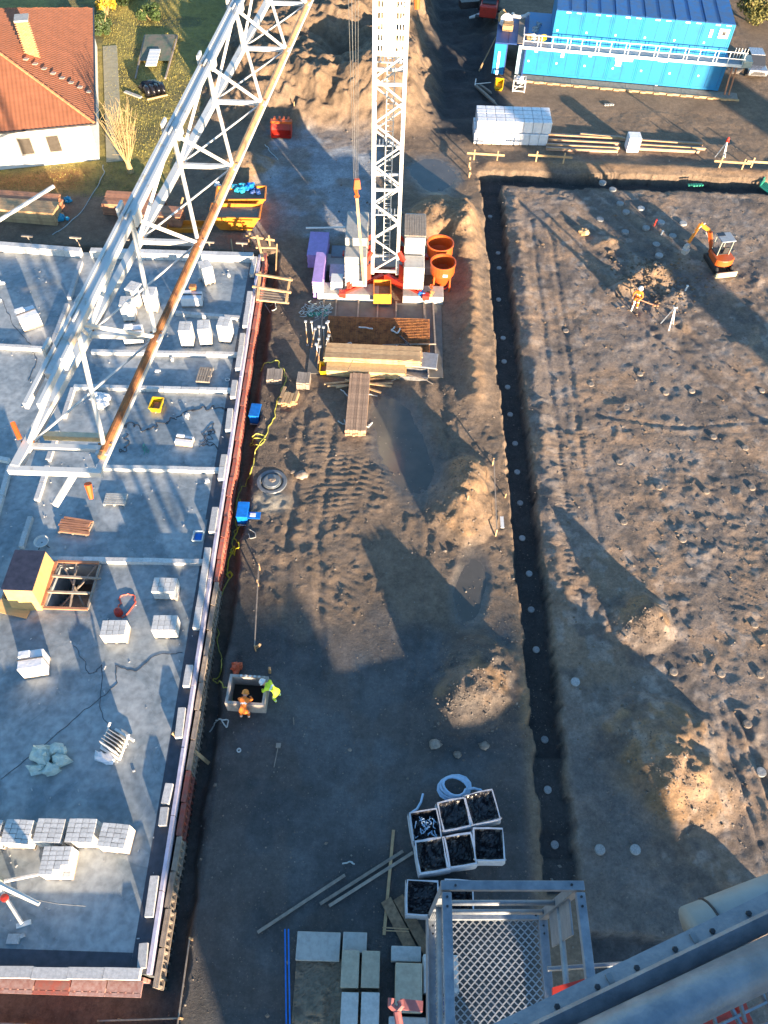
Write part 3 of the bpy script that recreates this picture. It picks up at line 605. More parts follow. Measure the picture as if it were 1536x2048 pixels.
# tubs, pallets, little things on the slab
def tub(px, py, z, rz, m, label, s=1.0, name='mortar_tub', fill=TIMR, dims=(.62, .85, .38)):
    p = G(px, py, z); t = thing(name, label, 'tub', (p.x, p.y, z), rz); a, b_, c_ = [v*s for v in dims]
    mb = MB()
    o_ = [(-a*.42, -b_*.42, 0), (a*.42, -b_*.42, 0), (a*.42, b_*.42, 0), (-a*.42, b_*.42, 0), (-a/2, -b_/2, c_), (a/2, -b_/2, c_), (a/2, b_/2, c_), (-a/2, b_/2, c_)]
    i_ = [(x*.9, y*.92, z_ if k > 3 else .03) for k, (x, y, z_) in enumerate(o_)]
    mb.add(o_+i_, [(3, 2, 1, 0), (0, 1, 5, 4), (1, 2, 6, 5), (2, 3, 7, 6), (3, 0, 4, 7), (8, 9, 10, 11), (12, 13, 9, 8), (13, 14, 10, 9), (14, 15, 11, 10), (15, 12, 8, 11),
                   (4, 5, 13, 12), (5, 6, 14, 13), (6, 7, 15, 14), (7, 4, 12, 15)])
    mb.build('tub_shell', m, t)
    mb = MB(); 
    for s_ in (-1, 1): mb.beam((s_*(a/2+.015), -b_/2, c_-.02), (s_*(a/2+.015), b_/2, c_-.02), .04, .05); mb.beam((-a/2, s_*(b_/2+.015), c_-.02), (a/2, s_*(b_/2+.015), c_-.02), .04, .05)
    mb.build('rim', m, t)
    if fill: MB().box((0, 0, c_*.3), (a*.72, b_*.7, .04)).build('contents', fill, t)
    return t
tub(315, 815, SZ, R(-4), YEL, 'yellow mortar tub standing alone on the slab')
tub(650, 742, 0.0, R(2), YEL, 'yellow tub at the left end of the timber stack', .95)
t = tub(997, 178, 0.0, R(-20), YEL, 'yellow tub tipped beside the dark blue annex', 1.1, fill=None); t.rotation_euler = (R(28), 0, R(-8)); t.location.z = .2
tub(397, 1075, SZ, R(0), mat('pale_rim', (.5, .55, .55), .4), 'small grey tub of blue water near the slab edge', .75, fill=BLUEB, dims=(.62, .75, .22))
def epal(px, py, z, rz, label, m=TIMG, name='wooden_pallet', w_=1.2, d_=.8):
    p = G(px, py, z); t = thing(name, label, 'pallet', (p.x, p.y, z), rz)
    for k in range(6): MB().box((0, -d_/2+.05+k*(d_-.1)/5, .13), (w_, .095, .022)).build('slat', m, t)
    for k in (-1, 0, 1): MB().box((k*(w_/2-.05), 0, .06), (.1, d_, .11)).build('bearer', m, t)
    return t
epal(410, 752, SZ, R(88), 'dark empty wooden pallet near the right edge of the slab')
epal(410, 752, SZ+.15, R(87), 'dark wooden pallet lying on top of another near the slab edge', w_=1.15)
t = epal(232, 1001, SZ, R(0), 'pale open lattice pallet lying flat behind the block course', CONC, 'lattice_pallet', 1.1, .72)
p_ = epal(153, 1056, SZ, R(-6), 'low stack of dark boards lying in shade on the slab', TIMG, 'board_stack', 1.5, .9)
for k in range(7): MB().box((random.uniform(-.1, .1), -.4+k*.13, .2), (1.5, .1, .05), random.uniform(-.05, .05)).build('board', TIMR, p_)
t = thing('wheelbarrow_tray', 'metal tray on its stand beside the plywood box', 'tray', tuple(G(88, 1092, SZ)), R(-15))
MB().lathe((0, 0, .3), [(.10, 0), (.30, .02), (.36, .14), (.33, .13), (.27, .04), (.05, .03)], 14).build('bowl', CRANEW, t); mb = MB()
for a in range(3): mb.tube([(0, 0, .3), (.3*math.cos(a*2.1), .3*math.sin(a*2.1), 0)], .02)
mb.build('leg_stand', STEELD, t)
# small litter on the slab: each piece a thing
LIT = [(315, 745, 'white offcut'), (300, 722, 'white offcut'), (345, 720, 'white offcut'), (358, 518, 'square sheet'), (415, 963, 'white block'), (375, 833, 'white offcut'), (455, 760, 'white ring'), (28, 1878, 'square sheet'), (400, 560, 'white offcut'), (458, 552, 'white offcut'), (420, 535, 'white offcut')]
for i, (px, py, k) in enumerate(LIT):
    p = G(px, py, SZ); mb = MB(); s_ = .42 if 'sheet' in k else .2
    if k == 'white ring': mb.tube([(.12*math.cos(a/10*6.283), .12*math.sin(a/10*6.283), .03) for a in range(11)], .03, 6)
    else: mb.box((0, 0, .05 if s_ > .3 else .09), (s_*1.1, s_*.8, .1 if s_ > .3 else .18), taper=.93); mb.box((s_*.7, .1, .05), (s_*.4, s_*.3, .1), .4)
    o = mb.build(k.replace(' ', '_'), BLOCKW if 'sheet' not in k else BLOCKG); o.location = (p.x, p.y, SZ); o.rotation_euler = (0, 0, i*.9)
    tag(o, {0: 'white block offcut in the middle bay of the slab, nearer', 1: 'white block offcut in the middle bay, leftmost', 2: 'white block offcut in the middle bay, rightmost', 3: 'pale square panel lying by the far wall of the slab', 4: 'small white block standing in the bay by the slab edge',
            5: 'white offcut behind the small pack on the slab', 6: 'small white ring beside the dark wooden pallet', 7: 'pale square sheet lying near the bottom left slab corner', 8: 'white offcut near the far right corner of the slab, leftmost', 9: 'white pieces below the far right slab corner', 10: 'white offcut in front of the askew tall pallet'}[i], k.split()[-1])
def cable(pts, z, r, m, name, label, cat='cable', wig=.12, seed=0, n=8, ground_=False, follow=None):
    rnd = random.Random(seed); P_ = []
    base = [on(a, b_) if ground_ else G(a, b_, z) for a, b_ in pts]
    for i in range(len(base)-1):
        for k in range(n):
            t_ = k/n; q = base[i].lerp(base[i+1], t_)
            q += Vector((rnd.uniform(-1, 1), rnd.uniform(-1, 1), 0))*wig; P_.append(q)
    P_.append(base[-1])
    S = [P_[0]]
    for i in range(len(P_)-1):   # one round of smoothing
        S.append(P_[i].lerp(P_[i+1], .25)); S.append(P_[i].lerp(P_[i+1], .75))
    S.append(P_[-1])
    for v in S: v.z = (hz(v.x, v.y) if ground_ else z)+r
    mb = MB(); mb.tube(S, r, 5); return solo(mb, name, m, label, cat)
cable([(0, 1560), (100, 1480), (170, 1420), (235, 1370), (230, 1330), (270, 1345), (310, 1310), (365, 1305)], SZ, .011, CABLE, 'power_cable', 'dark cable snaking across the open slab', wig=.05)
cable([(235, 855), (262, 850), (290, 860), (318, 848), (350, 835), (390, 822), (440, 812), (470, 820)], SZ, .02, CABLE, 'power_cable', 'dark cable lying past the yellow tub on the slab', wig=.25, seed=4)
cable([(250, 870), (255, 895), (240, 905)], SZ, .02, CABLE, 'power_cable', 'short dark cable loop left of the yellow tub', wig=.2, seed=5)
cable([(405, 880), (425, 850), (410, 885), (430, 895), (415, 870), (432, 860), (400, 895)], SZ, .014, CABLE, 'wire_tangle', 'tangle of thin wire on the slab near its edge', 'wire', .3, 7)
cable([(290, 890), (285, 900), (300, 905), (292, 893), (288, 910)], SZ, .014, GREEN, 'green_string', 'small green string loop on the slab', 'string', .08, 8, 4)
cable([(238, 1200), (252, 1187), (268, 1190), (272, 1205), (262, 1222), (245, 1235), (236, 1222), (242, 1205), (238, 1200)], SZ, .03, mat('orange_red_hose', (.55, .10, .06), .5), 'hose_ring', 'orange red hose lying in a ring on the slab', 'hose', .08, 9, 3)
p = G(238, 1227, SZ); o = solo(MB().lathe((0, 0, 0), [(0, .0), (.2, 0), (.17, .3), (.1, .34), (0, .34)], 12), 'red_bucket', REDP, 'small red upturned bucket at the hose ring', 'bucket'); o.location = p
rs2 = np.random.RandomState(9); mb = MB()
for k in range(420):
    y = rs2.uniform(3.2, 42.5); x = rs2.uniform(-27, sx(y)-.3)
    if H0-.3 < x < H1+.3 and HY0-.3 < y < HY1+.3: continue
    s_ = rs2.uniform(.015, .05)*(2.0 if k % 17 == 0 else 1); mb.box((x, y, SZ+.004+s_*.35), (s_*rs2.uniform(1, 3), s_, s_*.7), rs2.uniform(0, 3))
o = mb.build('slab_debris', BLOCKG); tag(o, 'crumbs of broken block and mortar scattered over the slab', 'debris', None, 'stuff')
cable([(60, 760), (75, 720), (60, 690), (20, 640), (5, 600)], SZ, .012, CABLE, 'power_cable', 'thin dark cable in the far left bay of the slab', wig=.08, seed=31)
cable([(150, 1290), (180, 1350), (205, 1330), (200, 1420), (240, 1480)], SZ, .010, CABLE, 'power_cable', 'thin dark cable crossing the open slab below the opening', wig=.08, seed=32)
# sledge-like concrete distributors at the left edge
def spider(loc, rz, label, arm):
    t = thing('concrete_distributor', label, 'placing boom', loc, rz)
    for k, (dx, dy) in enumerate(((1.5, .9), (1.5, -.9), (-1.5, .9), (-1.5, -.9))):
        MB().tube([(dx*.15, dy*.15, .5), (dx, dy, .22)], .07, 6).build('leg', CRANEW, t)
        MB().box((dx, dy, .05), (.5, .16, .1), .6*k).build('foot', WHITE, t)
    MB().tube([(0, 0, .3), (0, 0, 1.7)], .22, 10).build('column', GREYGREEN, t)
    MB().tube([(0, 0, 1.6), arm], .10, 8, radii=[.12, .07]).build('boom', CRANEW, t)
    MB().box((-.7, .1, .8), (.9, .6, .8)).build('counterweight', GREYGREEN, t, bevel=.04)
    MB().lathe((.55, -.35, .45), [(0, 0), (.14, 0), (.14, .1), (0, .12)], 12).build('hose_coupling', REDP, t)
    return t
spider((-26.2, 38.6, SZ), R(10), 'grey green distributor arm at the far left of the slab, reaching over the wall', (-2.4, 7.8, 2.6))
spider((-13.9, 5.0, SZ), R(-15), 'white spider-legged concrete distributor at the bottom left of the slab', (2.2, -.2, 1.3))
mb = MB(); p, q = G(-20, 452, 3.5), G(108, 372, 4.4); mb.beam(p, q, .16, .16); solo(mb, 'distributor_pole', CRANEW, 'loose pale pole slanting over the timber bundle at the left edge', 'pole')
cable([(20, 1790), (75, 1800), (120, 1808), (172, 1812)], SZ+.9, .02, STEEL, 'stay_wire', 'thin wire reaching out from the spider-legged distributor', 'wire', .0)
# ------------------------------------------------------------------ tower crane at the far end
K = Vector((-0.45, 42.4, 0))
crane = thing('tower_crane', 'white lattice tower crane on ballasted base, its boom slanting over the slab', 'crane', tuple(K))
HW = 0.80
Z0, ZT = 1.3, 24.6
for a, b_ in ((-1, -1), (1, -1), (1, 1), (-1, 1)):
    MB().beam((a*HW, b_*HW, Z0), (a*HW, b_*HW, ZT), .20, .20).build('mast_leg', CRANEW, crane)
for fi, (ax, ay, bx, by) in enumerate(((-1, -1, 1, -1), (1, -1, 1, 1), (1, 1, -1, 1), (-1, 1, -1, -1))):
    for k in range(19):
        z = Z0+.2+k*1.2; a, b_ = (ax, ay), (bx, by)
        if k % 2: a, b_ = b_, a
        MB().tube([(a[0]*HW, a[1]*HW, z), (b_[0]*HW, b_[1]*HW, z+1.2)], .05 if fi else .06, 6).build('brace', CRANEW, crane)
    for z in (Z0+.2, 7.2, 13.2, 19.2, 24.3):
        MB().beam((ax*HW, ay*HW, z), (bx*HW, by*HW, z), .14, .14).build('ring_beam', CRANEW, crane)
lad = MB()
for z0 in (1.5, 5.0, 9.5, 14.0, 18.5):
    lad.tube([(-.15, .3, z0), (-.15, .45, z0+4.2)], .03); lad.tube([(.25, .3, z0), (.25, .45, z0+4.2)], .03)
    for k in range(14): lad.tube([(-.15, .3+.15*k/14, z0+k*.3), (.25, .3+.15*k/14, z0+k*.3)], .018, 5)
lad.build('ladder', CRANEW, crane)
for z in (5.0, 9.4, 13.9):
    mb = MB()
    for k in range(8): mb.beam((-.7+k*.2, .05, z), (-.7+k*.2, .72, z), .06, .03)
    mb.beam((-.72, .05, z), (.75, .05, z), .08, .05); mb.build('landing', CRANEW, crane)
mb = MB()                                   # perforated guard panels of the climbing section
for s0, s1 in ((-.70, -.30), (.22, .70)):
    for i in range(9):
        mb.bb(s0, s1, -.86, -.84, 14.6+i*.5, 14.6+i*.5+.24)
    for x in (s0, s0+.16, s0+.30, s1-.04): mb.bb(x, x+.06, -.865, -.845, 14.6, 19)
mb.build('guard_panel', mat('cream_paint', (.66, .60, .44), .5), crane)
MB().bb(-.28, .20, -.90, -.84, 14.6, 19.1).build('cable_duct', WHITE, crane)
mb = MB(); mb.tube([(1.25, -.3, 16.6), (1.15, -.3, 19.0)], .25, 8, radii=[.14, .3]); mb.box((1.2, -.3, 19.3), (.7, .7, .7)); mb.build('slewing_motor', ORANGE, crane)
MB().box((0, 0, 24.75), (2.1, 2.1, .4)).build('slewing_ring', CRANEW, crane)
# crossed base frame with struts, ballast
for s_ in (-1, 1):
    MB().beam((-2.7, -2.7*s_*.75, .5), (2.7, 2.7*s_*.75, .5), .28, .45).build('base_beam', REDP, crane)
for a, b_ in ((-1, -1), (1, -1), (1, 1), (-1, 1)):
    MB().beam((a*2.3, b_*1.7, .8), (a*.85, b_*.85, 3.0), .22, .22).build('base_strut', REDP, crane)
    mb = MB(); mb.add([(a*.9, b_*.92, 1.0), (a*2.4, b_*1.75, .75), (a*2.4, b_*1.75, 1.2), (a*.9, b_*.92, 2.2)], [(0, 1, 2, 3)])
    mb.add([(a*.9, b_*.98, 1.0), (a*2.4, b_*1.81, .75), (a*2.4, b_*1.81, 1.2), (a*.9, b_*.98, 2.2)], [(3, 2, 1, 0)])
    mb.build('gusset_panel', REDP, crane)
    MB().box((a*2.7, b_*2.05, .6), (.45, .45, .3)).build('support_foot', REDP, crane, bevel=.03)
def ballast(x, y, z, w_, d_, h_, label=None, m=CONC):
    return MB().box((x, y, z+h_/2), (w_, d_, h_)).build('ballast_block', m, crane, bevel=.05, label=label)
for k in range(5): ballast(-1.85+random.uniform(-.03, .03), .9, .9+k*.56, 1.4, 2.9, .54)
for k in range(4): ballast(-1.85, -1.15, .9+k*.56, 1.4, 1.1, .54)
for k in range(5): ballast(1.85+random.uniform(-.03, .03), 1.0, .9+k*.56, 1.3, 2.7, .54)
for k in range(3): ballast(1.85, -1.15, .9+k*.56, 1.3, 1.3, .54)
mb = MB()
for k in range(9): mb.box((1.24+k*.155, 1.0, 3.72), (.13, 2.3, .05))
mb.build('slatted_cover', TIMG, crane)
# boom
jib = crane
def J(p): return Vector(p)-K
def chord(p, q, n_, name, m, w_):
    p, q = Vector(p), Vector(q); 
    for i in range(n_): MB().beam(J(p.lerp(q, i/n_)), J(p.lerp(q, (i+1)/n_)), w_, w_).build(name, m, jib)
def Lp(y): return Vector((-6.5+(y-8.9)*.1152, y, 22.2))
def Rp(y): return Vector((-5.1+(y-8.9)*.1094, y, 22.2))
def Tp(y): return Vector((-5.62+(y-8.3)*.0790, y, 23.9))
chord(Lp(8.4), Lp(42.0), 7, 'lower_chord', CRANEW, .165)
o_ = MB().tube([J(Rp(8.7)), J(Rp(20)), J(Rp(42.0))], .068, 10).build('lower_chord', RUSTPALE, jib, label='brown tubular lower rail of the boom')
MB().beam(J(Rp(8.4)+Vector((.02, 0, -.10))), J(Rp(30)+Vector((.02, 0, -.12))), .11, .09).build('trolley_rail', CRANEW, jib)
MB().tube([J(Rp(8.8)+Vector((0.01, 0, .03))), J(Rp(16.5)+Vector((.01, 0, .03)))], .066, 10).build('rusty_rail_end', RUST, jib, label='flaking rusty end of the lower rail')
chord(Tp(9.0), Tp(42.0), 8, 'top_chord', CRANEW, .13)
for s_ in (-1, 1): MB().beam(J(Tp(8.3)+Vector((s_*.11, 0, .03))), J(Tp(42)+Vector((s_*.09, 0, .03))), .065, .13).build('top_chord_plate', CRANEW, jib)
NB = [8.9, 11.9, 15.05, 18.2, 21.4, 24.6, 27.8, 31, 34.2, 37.4, 40.6]
for i, y in enumerate(NB):
    MB().beam(J(Lp(y)), J(Rp(y)), .10, .10).build('cross_bar', CRANEW, jib)
    for yt in ((y+1.4,) if i == 0 else (y-1.6, y+1.6)):
        MB().tube([J(Tp(yt)), J(Lp(y))], .042, 6).build('diagonal', CRANEW, jib); MB().tube([J(Tp(yt)), J(Rp(y))], .045, 6).build('diagonal', CRANEW, jib)
    if i < len(NB)-1:
        MB().tube([J(Lp(y)), J(Rp(NB[i+1]))], .024, 6).build('wind_brace', CRANEW, jib)
for i, y in enumerate(NB):
    for q in (Lp(y), Rp(y), Tp(y+1.5)):
        MB().box(J(q+Vector((0, 0, .02))), (.03 if q.z > 23 else .24, .30, .20 if q.z > 23 else .03), -.1).build('gusset_plate', CRANEW, jib)
        MB().tube([J(q+Vector((-.12, .08, .04))), J(q+Vector((.12, .08, .04)))], .022, 6).build('joint_pin', RUST, jib)
for k, y in enumerate((9.4, 13.4, 16.6, 19.8, 23)):
    MB().box(J(Tp(y)+Vector((.18, 0, .05))), (.05, .34, .26), -.08).build('pin_plate', CRANEW, jib); MB().box(J(Tp(y)+Vector((-.2, .2, .05))), (.05, .3, .24), -.08).build('pin_plate', CRANEW, jib)
MB().beam(J(Lp(8.35)+Vector((-.1, 0, 0))), J(Rp(8.35)+Vector((.15, 0, 0))), .11, .13).build('end_beam', CRANEW, jib)
MB().beam(J(Lp(9.3)+Vector((.1, 0, -.15))), J(Rp(9.3)+Vector((0, 0, -.15))), .12, .12).build('end_beam', mat('cream_paint2', (.5, .45, .3), .5), jib)
MB().beam(J(Vector((-5.55, 8.35, 22.1))), J(Vector((-5.75, 7.75, 22.0))), .09, .09).build('tip_arm', CRANEW, jib)
mb = MB(); mb.tube([J(Vector((-5.3, 8.25, 22.0))), J(Vector((-5.3, 8.15, 21.7)))], .06, 8, radii=[.07, .04]); mb.build('tip_lamp', ORANGE, jib)
mb = MB(); mb.tube([J(Vector((-6.75, 9.2, 22.5))), J(Vector((-6.6, 8.95, 22.35)))], .045, 8); mb.build('tip_lamp', ORANGE, jib)
# hoist ropes, hook block and the pole hanging on it
for dx, dy in ((-.25, .0), (-.12, .05), (.02, 0), (.14, .05)):
    MB().tube([(-1.75+dx*.6, -1.4+dy, 8.2), (-1.75+dx*1.5, -1.4+dy+.2, 22.0)], .013, 4).build('hoist_rope', STEEL, crane)
hk = MB(); hk.box((-1.72, -1.4, 7.9), (.42, .3, .55), .2, .7); hk.build('hook_block', ORANGE, crane)
hk = MB(); hk.tube([(-1.72, -1.4, 7.6), (-1.72, -1.4, 7.3), (-1.62, -1.4, 7.1), (-1.78, -1.4, 7.0), (-1.88, -1.4, 7.15)], .06, 6); hk.tube([(-1.9, -1.4, 7.7), (-1.75, -1.3, 7.1)], .08, 6); hk.build('hook', ORANGE, crane)
mb = MB(); mb.beam(K+Vector((-1.73, -1.4, 7.0)), K+Vector((-1.30, -2.1, 1.4)), .16, .12); solo(mb, 'hanging_timber', TIMBER, 'long timber post hanging upright from the orange crane hook', 'timber')
# ------------------------------------------------------------------ things on and round the crane's base
def boxthing(name, label, cat, px, py, w_, d_, h_, m, z=0.0, rz=0.0, detail=None, group=None, bevel=.03):
    p = G(px, py, z); o = MB().box((0, 0, h_/2), (w_, d_, h_)).build(name, m, None, bevel=bevel); o.location = (p.x, p.y, z); o.rotation_euler = (0, 0, rz)
    return tag(o, label, cat, group)
# foundation pad and ground beams
pad = thing('crane_foundation', 'grey concrete strips under the crane, crossed by long bearer timbers', 'foundation', (-.6, 38.5, 0))
MB(pad.location).bb(-4.8, -.8, 40.35, 41.5, -.1, .55).build('concrete_strip', CONC, pad, bevel=.03)
MB(pad.location).bb(.75, 3.4, 40.35, 41.5, -.1, .55).build('concrete_strip', CONC, pad, bevel=.03)
MB(pad.location).bb(-4.6, 3.2, 43.4, 44.6, -.1, .5).build('concrete_strip', CONC, pad, bevel=.03)
MB(pad.location).bb(-4.9, 3.3, 33.6, 40.3, -.05, .02).build('ground_slab', mat('dusty_slab', (.15, .14, .125), .8, var=.25, scale=1.2), pad)
for i, x in enumerate((-4.35, -3.55, -2.1, -.85, .35, 2.15, 2.75)):
    MB(pad.location).beam((x, 40.3, .08), (x+.05+(.1 if i > 4 else 0), 34.2+(3.5 if i == 1 else 0), .08), .1, .12).build('bearer_timber', TIMG, pad)
# stacks of lilac insulation board
def sheet_stack(name, label, cat, loc, rz, n_, w_, d_, t_, m, jit=.02, part='board'):
    o = thing(name, label, cat, loc, rz); me_ = MB().box((0, 0, t_/2), (w_, d_, t_-.006)).mesh(part, m)
    for k in range(n_):
        b_ = bpy.data.objects.new(part, me_); COL.objects.link(b_); b_.parent = o; b_.location = (random.uniform(-jit, jit), random.uniform(-jit, jit), k*t_); b_.rotation_euler = (0, 0, random.uniform(-jit, jit))
    return o
o = sheet_stack('insulation_stack', 'wide stack of lilac foam boards left of the crane ballast, farther one', 'insulation boards', (-5.05, 45.0, 0), 0, 10, 1.3, 2.6, .10, LILAC)
sheet_stack('insulation_stack', 'narrow tall stack of lilac foam boards left of the crane ballast, nearer one', 'insulation boards', (-4.75, 42.1, 0), 0, 13, .65, 3.1, .10, LILAC)
sheet_stack('foil_stack', 'stack of white foil-faced boards at the near end of the lilac boards', 'insulation boards', (-4.72, 40.75, .56), 0, 6, .66, .6, .10, WRAP)
sheet_stack('grey_board_stack', 'grey low stack of boards between lilac foam and ballast, middle', 'board stack', (-3.6, 42.6, 0), 0, 7, 1.0, 1.3, .1, mat('lilac_grey', (.40, .37, .46), .6))
sheet_stack('grey_board_stack', 'pale stack of boards between lilac foam and ballast, nearest', 'board stack', (-3.55, 41.25, .5), 0, 6, .75, .9, .1, WHITE)
sheet_stack('grey_board_stack', 'dark grey stack of boards behind the ballast and lilac foam', 'board stack', (-3.5, 44.8, 0), 0, 6, 1.3, 1.2, .1, mat('blue_grey', (.16, .18, .22), .6))
mb = MB(); mb.beam((-6.0, 46.4, 1.2), (-3.3, 46.6, 1.2), .08); solo(mb, 'roller_bar', WHITE, 'pale bar lying over the lilac foam boards', 'bar')
# open orange skips, concrete buckets
def open_box(name, label, cat, loc, rz, w_, d_, h_, m, fill=None, flare=1.0):
    t = thing(name, label, cat, loc, rz); tk = .06
    for s_, nm in ((-1, 'side'), (1, 'side')):
        MB().box((s_*(w_/2-tk/2), 0, h_/2), (tk, d_, h_)).build('side_panel', m, t)
        MB().box((0, s_*(d_/2-tk/2), h_/2), (w_-2*tk-.004, tk, h_)).build('end_panel', m, t)
    MB().box((0, 0, .04), (w_-2*tk-.01, d_-2*tk-.01, .06)).build('floor_plate', m, t)
    if fill: MB().box((0, 0, h_*.35), (w_-2*tk-.02, d_-2*tk-.02, .05)).build('contents', fill, t)
    return t
open_box('tipping_box', 'open orange steel box with a yellow lit front, under the crane', 'skip', (-.58, 40.65, .25), R(2), 1.15, 1.5, .75, ORANGEY, MUDM)
def bucket(name, label, loc, r_, h_, legs=True):
    t = thing(name, label, 'concrete bucket', loc)
    MB().lathe((0, 0, 0), [(r_*.45, .25), (r_*.8, h_*.45), (r_, h_*.62), (r_, h_), (r_-.05, h_), (r_-.05, h_*.62), (r_*.75, h_*.46), (0, .4)], 24).build('drum', ORANGE, t, smooth=False)
    MB().lathe((0, 0, h_-.05), [(r_+.05, 0), (r_+.05, .08), (r_-.02, .08), (r_-.02, 0)], 24).build('rim', ORANGE, t)
    for k in range(4):
        a = math.pi/4+k*math.pi/2; MB().beam((r_*.95*math.cos(a), r_*.95*math.sin(a), 0), (r_*.9*math.cos(a), r_*.9*math.sin(a), h_*.6), .1).build('leg', ORANGE, t)
    MB().tube([(r_*.6*math.cos(k/12*6.283), r_*.6*math.sin(k/12*6.283), .1) for k in range(13)], .05, 6).build('foot_ring', REDP, t)
    MB().box((.15, -r_-.01, h_*.75), (.3, .03, .2)).build('label_plate', CRANEW, t)
    return t
bucket('concrete_bucket', 'orange open-topped concrete bucket behind the other, beside the ballast', (3.15, 44.2, 0), .86, 1.9)
bucket('concrete_bucket', 'orange concrete bucket standing nearer the camera beside the ballast', (3.3, 42.2, 0), .80, 1.9)
mb = MB(); mb.tube([(.1*math.cos(k), .2*math.sin(k*.7), .05+.01*k) for k in range(14)], .03, 5); o = solo(mb, 'chain_heap', ORANGE, 'orange chain lying on the strip at the bucket feet', 'chain'); o.location = (2.6, 41.2, .56)
o = crumple('blue_bag', 'blue bag lying on the right concrete strip', 'bag', 843, 588, .32, BLUEB, z=.56, seed=12)
o = crumple('rubble_heap', 'brown scrap lying on the right concrete strip', 'scrap', 860, 589, .3, RUST, z=.56, seed=13)
# green and white netting
nt_ = MB(); rnd = random.Random(3)
for k in range(46):
    a = Vector((rnd.uniform(-.9, .9), rnd.uniform(-.5, .5), rnd.uniform(.02, .2))); pts = [a]
    for j in range(5): pts.append(pts[-1]+Vector((rnd.uniform(-.25, .25), rnd.uniform(-.25, .25), rnd.uniform(-.04, .04))))
    for q in pts: q.z = max(.02, q.z)
    nt_.tube(pts, .022, 4)
nt_.cur = 1
for k in range(9): nt_.blob((rnd.uniform(-.5, .6), rnd.uniform(-.5, .1), .06), (.2, .12, .06), k, 6, 4, .3)
o = solo(nt_, 'netting_heap', [mat('pale_net', (.42, .50, .50), .6), GREEN], 'tangled heap of pale netting left of the concrete strips', 'netting'); o.location = on(633, 622)
# rusty mesh, planks and beams
rm = thing('rebar_mesh_stack', 'flat stack of rusty reinforcement mesh in front of the crane base', 'reinforcement mesh', (-.6, 37.2, 0))
for s_ in range(3):
    mb = MB()
    for k in range(45): mb.beam((-3.35+k*.145+.03*s_, -1.75, .12+s_*.05), (-3.35+k*.145+.03*s_, 1.35, .12+s_*.05), .022, .022)
    for k in range(22): mb.beam((-3.35, -1.7+k*.145, .145+s_*.05), (3.1, -1.7+k*.145, .145+s_*.05), .022, .022)
    mb.build('mesh_sheet', RUST, rm)
cable([(790, 655), (783, 662), (795, 668), (800, 658)], .3, .05, ROPEW, 'sling', 'pale webbing sling on the rusty mesh, right', 'sling', .03, 3, 4)
cable([(718, 655), (735, 657), (745, 659)], .3, .05, ROPEW, 'sling', 'pale webbing sling on the rusty mesh, left', 'sling', .03, 4, 4)
cable([(686, 700), (690, 690), (702, 686), (703, 692)], .3, .045, ROPEW, 'sling', 'pale sling looped at the far side of the timber stack, left', 'sling', .02, 5, 4)
cable([(792, 702), (793, 692), (799, 697), (797, 705)], .3, .045, ROPEW, 'sling', 'pale sling looped at the far side of the timber stack, right', 'sling', .02, 6, 4)
def plank_pack(name, label, cat, loc, rz, L, nx_, nz_, w_, t_, m, jit=.03, part='plank', spread=0.0):
    o = thing(name, label, cat, loc, rz); vs = [MB().box((0, 0, 0), (L*q, w_-.008, t_-.006)).mesh(part, m) for q in (1.0, .97, .985)]
    for k in range(nz_):
        for i in range(nx_):
            b_ = bpy.data.objects.new(part, vs[(k*7+i*3) % 3]); COL.objects.link(b_); b_.parent = o
            b_.location = (random.uniform(-jit, jit)*2, (i-(nx_-1)/2)*w_*(1+spread)+random.uniform(-jit, jit)*.2, t_*(k+.5)+.02); b_.rotation_euler = (random.uniform(-.02, .02), 0, random.uniform(-jit, jit)*.25)
    return o
plank_pack('shuttering_stack', 'long stack of pale yellow shuttering boards, top and back layer', 'timber stack', (-.95, 34.75, 0), R(-1), 5.9, 3, 11, .42, .075, TIMBER, .02, 'board')
plank_pack('shuttering_stack', 'bright yellow boards stacked at the foot of the long pale stack', 'timber stack', (-1.35, 33.75, 0), R(-1), 4.8, 2, 6, .36, .075, mat('fresh_board', (.62, .42, .2), .6, var=.15), .02, 'board')
for i, (a, b_, c_, d_) in enumerate(((648, 768, 770, 756), (655, 772, 785, 766), (700, 765, 762, 785), (672, 775, 700, 770), (690, 760, 783, 773))):
    p, q = G(a, b_, .12+.05*i), G(c_, d_, .12+.05*i); mb = MB(); mb.beam(p, q, .12, .05)
    solo(mb, 'loose_board', TIMBER, ['loose board under the front edge of the yellow stack, leftmost', 'loose board slanting along the front of the yellow stack, longest', 'thin board jutting toward the camera from the stack', 'short loose board at the left front of the stack', 'loose board at the right front of the stack'][i], 'board')
for i, (a, b_, c_, d_) in enumerate(((695, 742, 706, 720), (706, 720, 742, 727), (795, 724, 826, 719))):
    p, q = G(a, b_, 1.3), G(c_, d_, 1.3); mb = MB(); mb.beam(p, q, .05, .03); solo(mb, 'lath', TIMBER, ['thin lath lying askew on the stack top, left', 'thin lath lying along the stack top, middle', 'thin lath on the stack top near its right end'][i], 'lath')
plank_pack('beam_bundle', 'bundle of long brown beams lying end-on toward the camera below the stack', 'beams', (-1.72, 31.0, 0), R(89), 4.6, 8, 3, .15, .16, mat('brown_beam', (.38, .24, .15), .7, var=.3), .02, 'beam')
for i, pts in enumerate((((680, 780), (688, 784), (695, 793)), ((722, 793), (740, 789), (755, 793)), ((675, 842), (684, 848), (693, 850), (688, 840)), ((722, 850), (738, 855), (745, 845), (736, 852)))):
    cable(pts, .1, .035, ROPEW, 'sling', ['pale sling left of the brown beams, far end', 'pale sling right of the brown beams, far end', 'pale sling loop left of the brown beams, near end', 'pale sling loop right of the brown beams, near end'][i], 'sling', .03, i+20, 4, True)
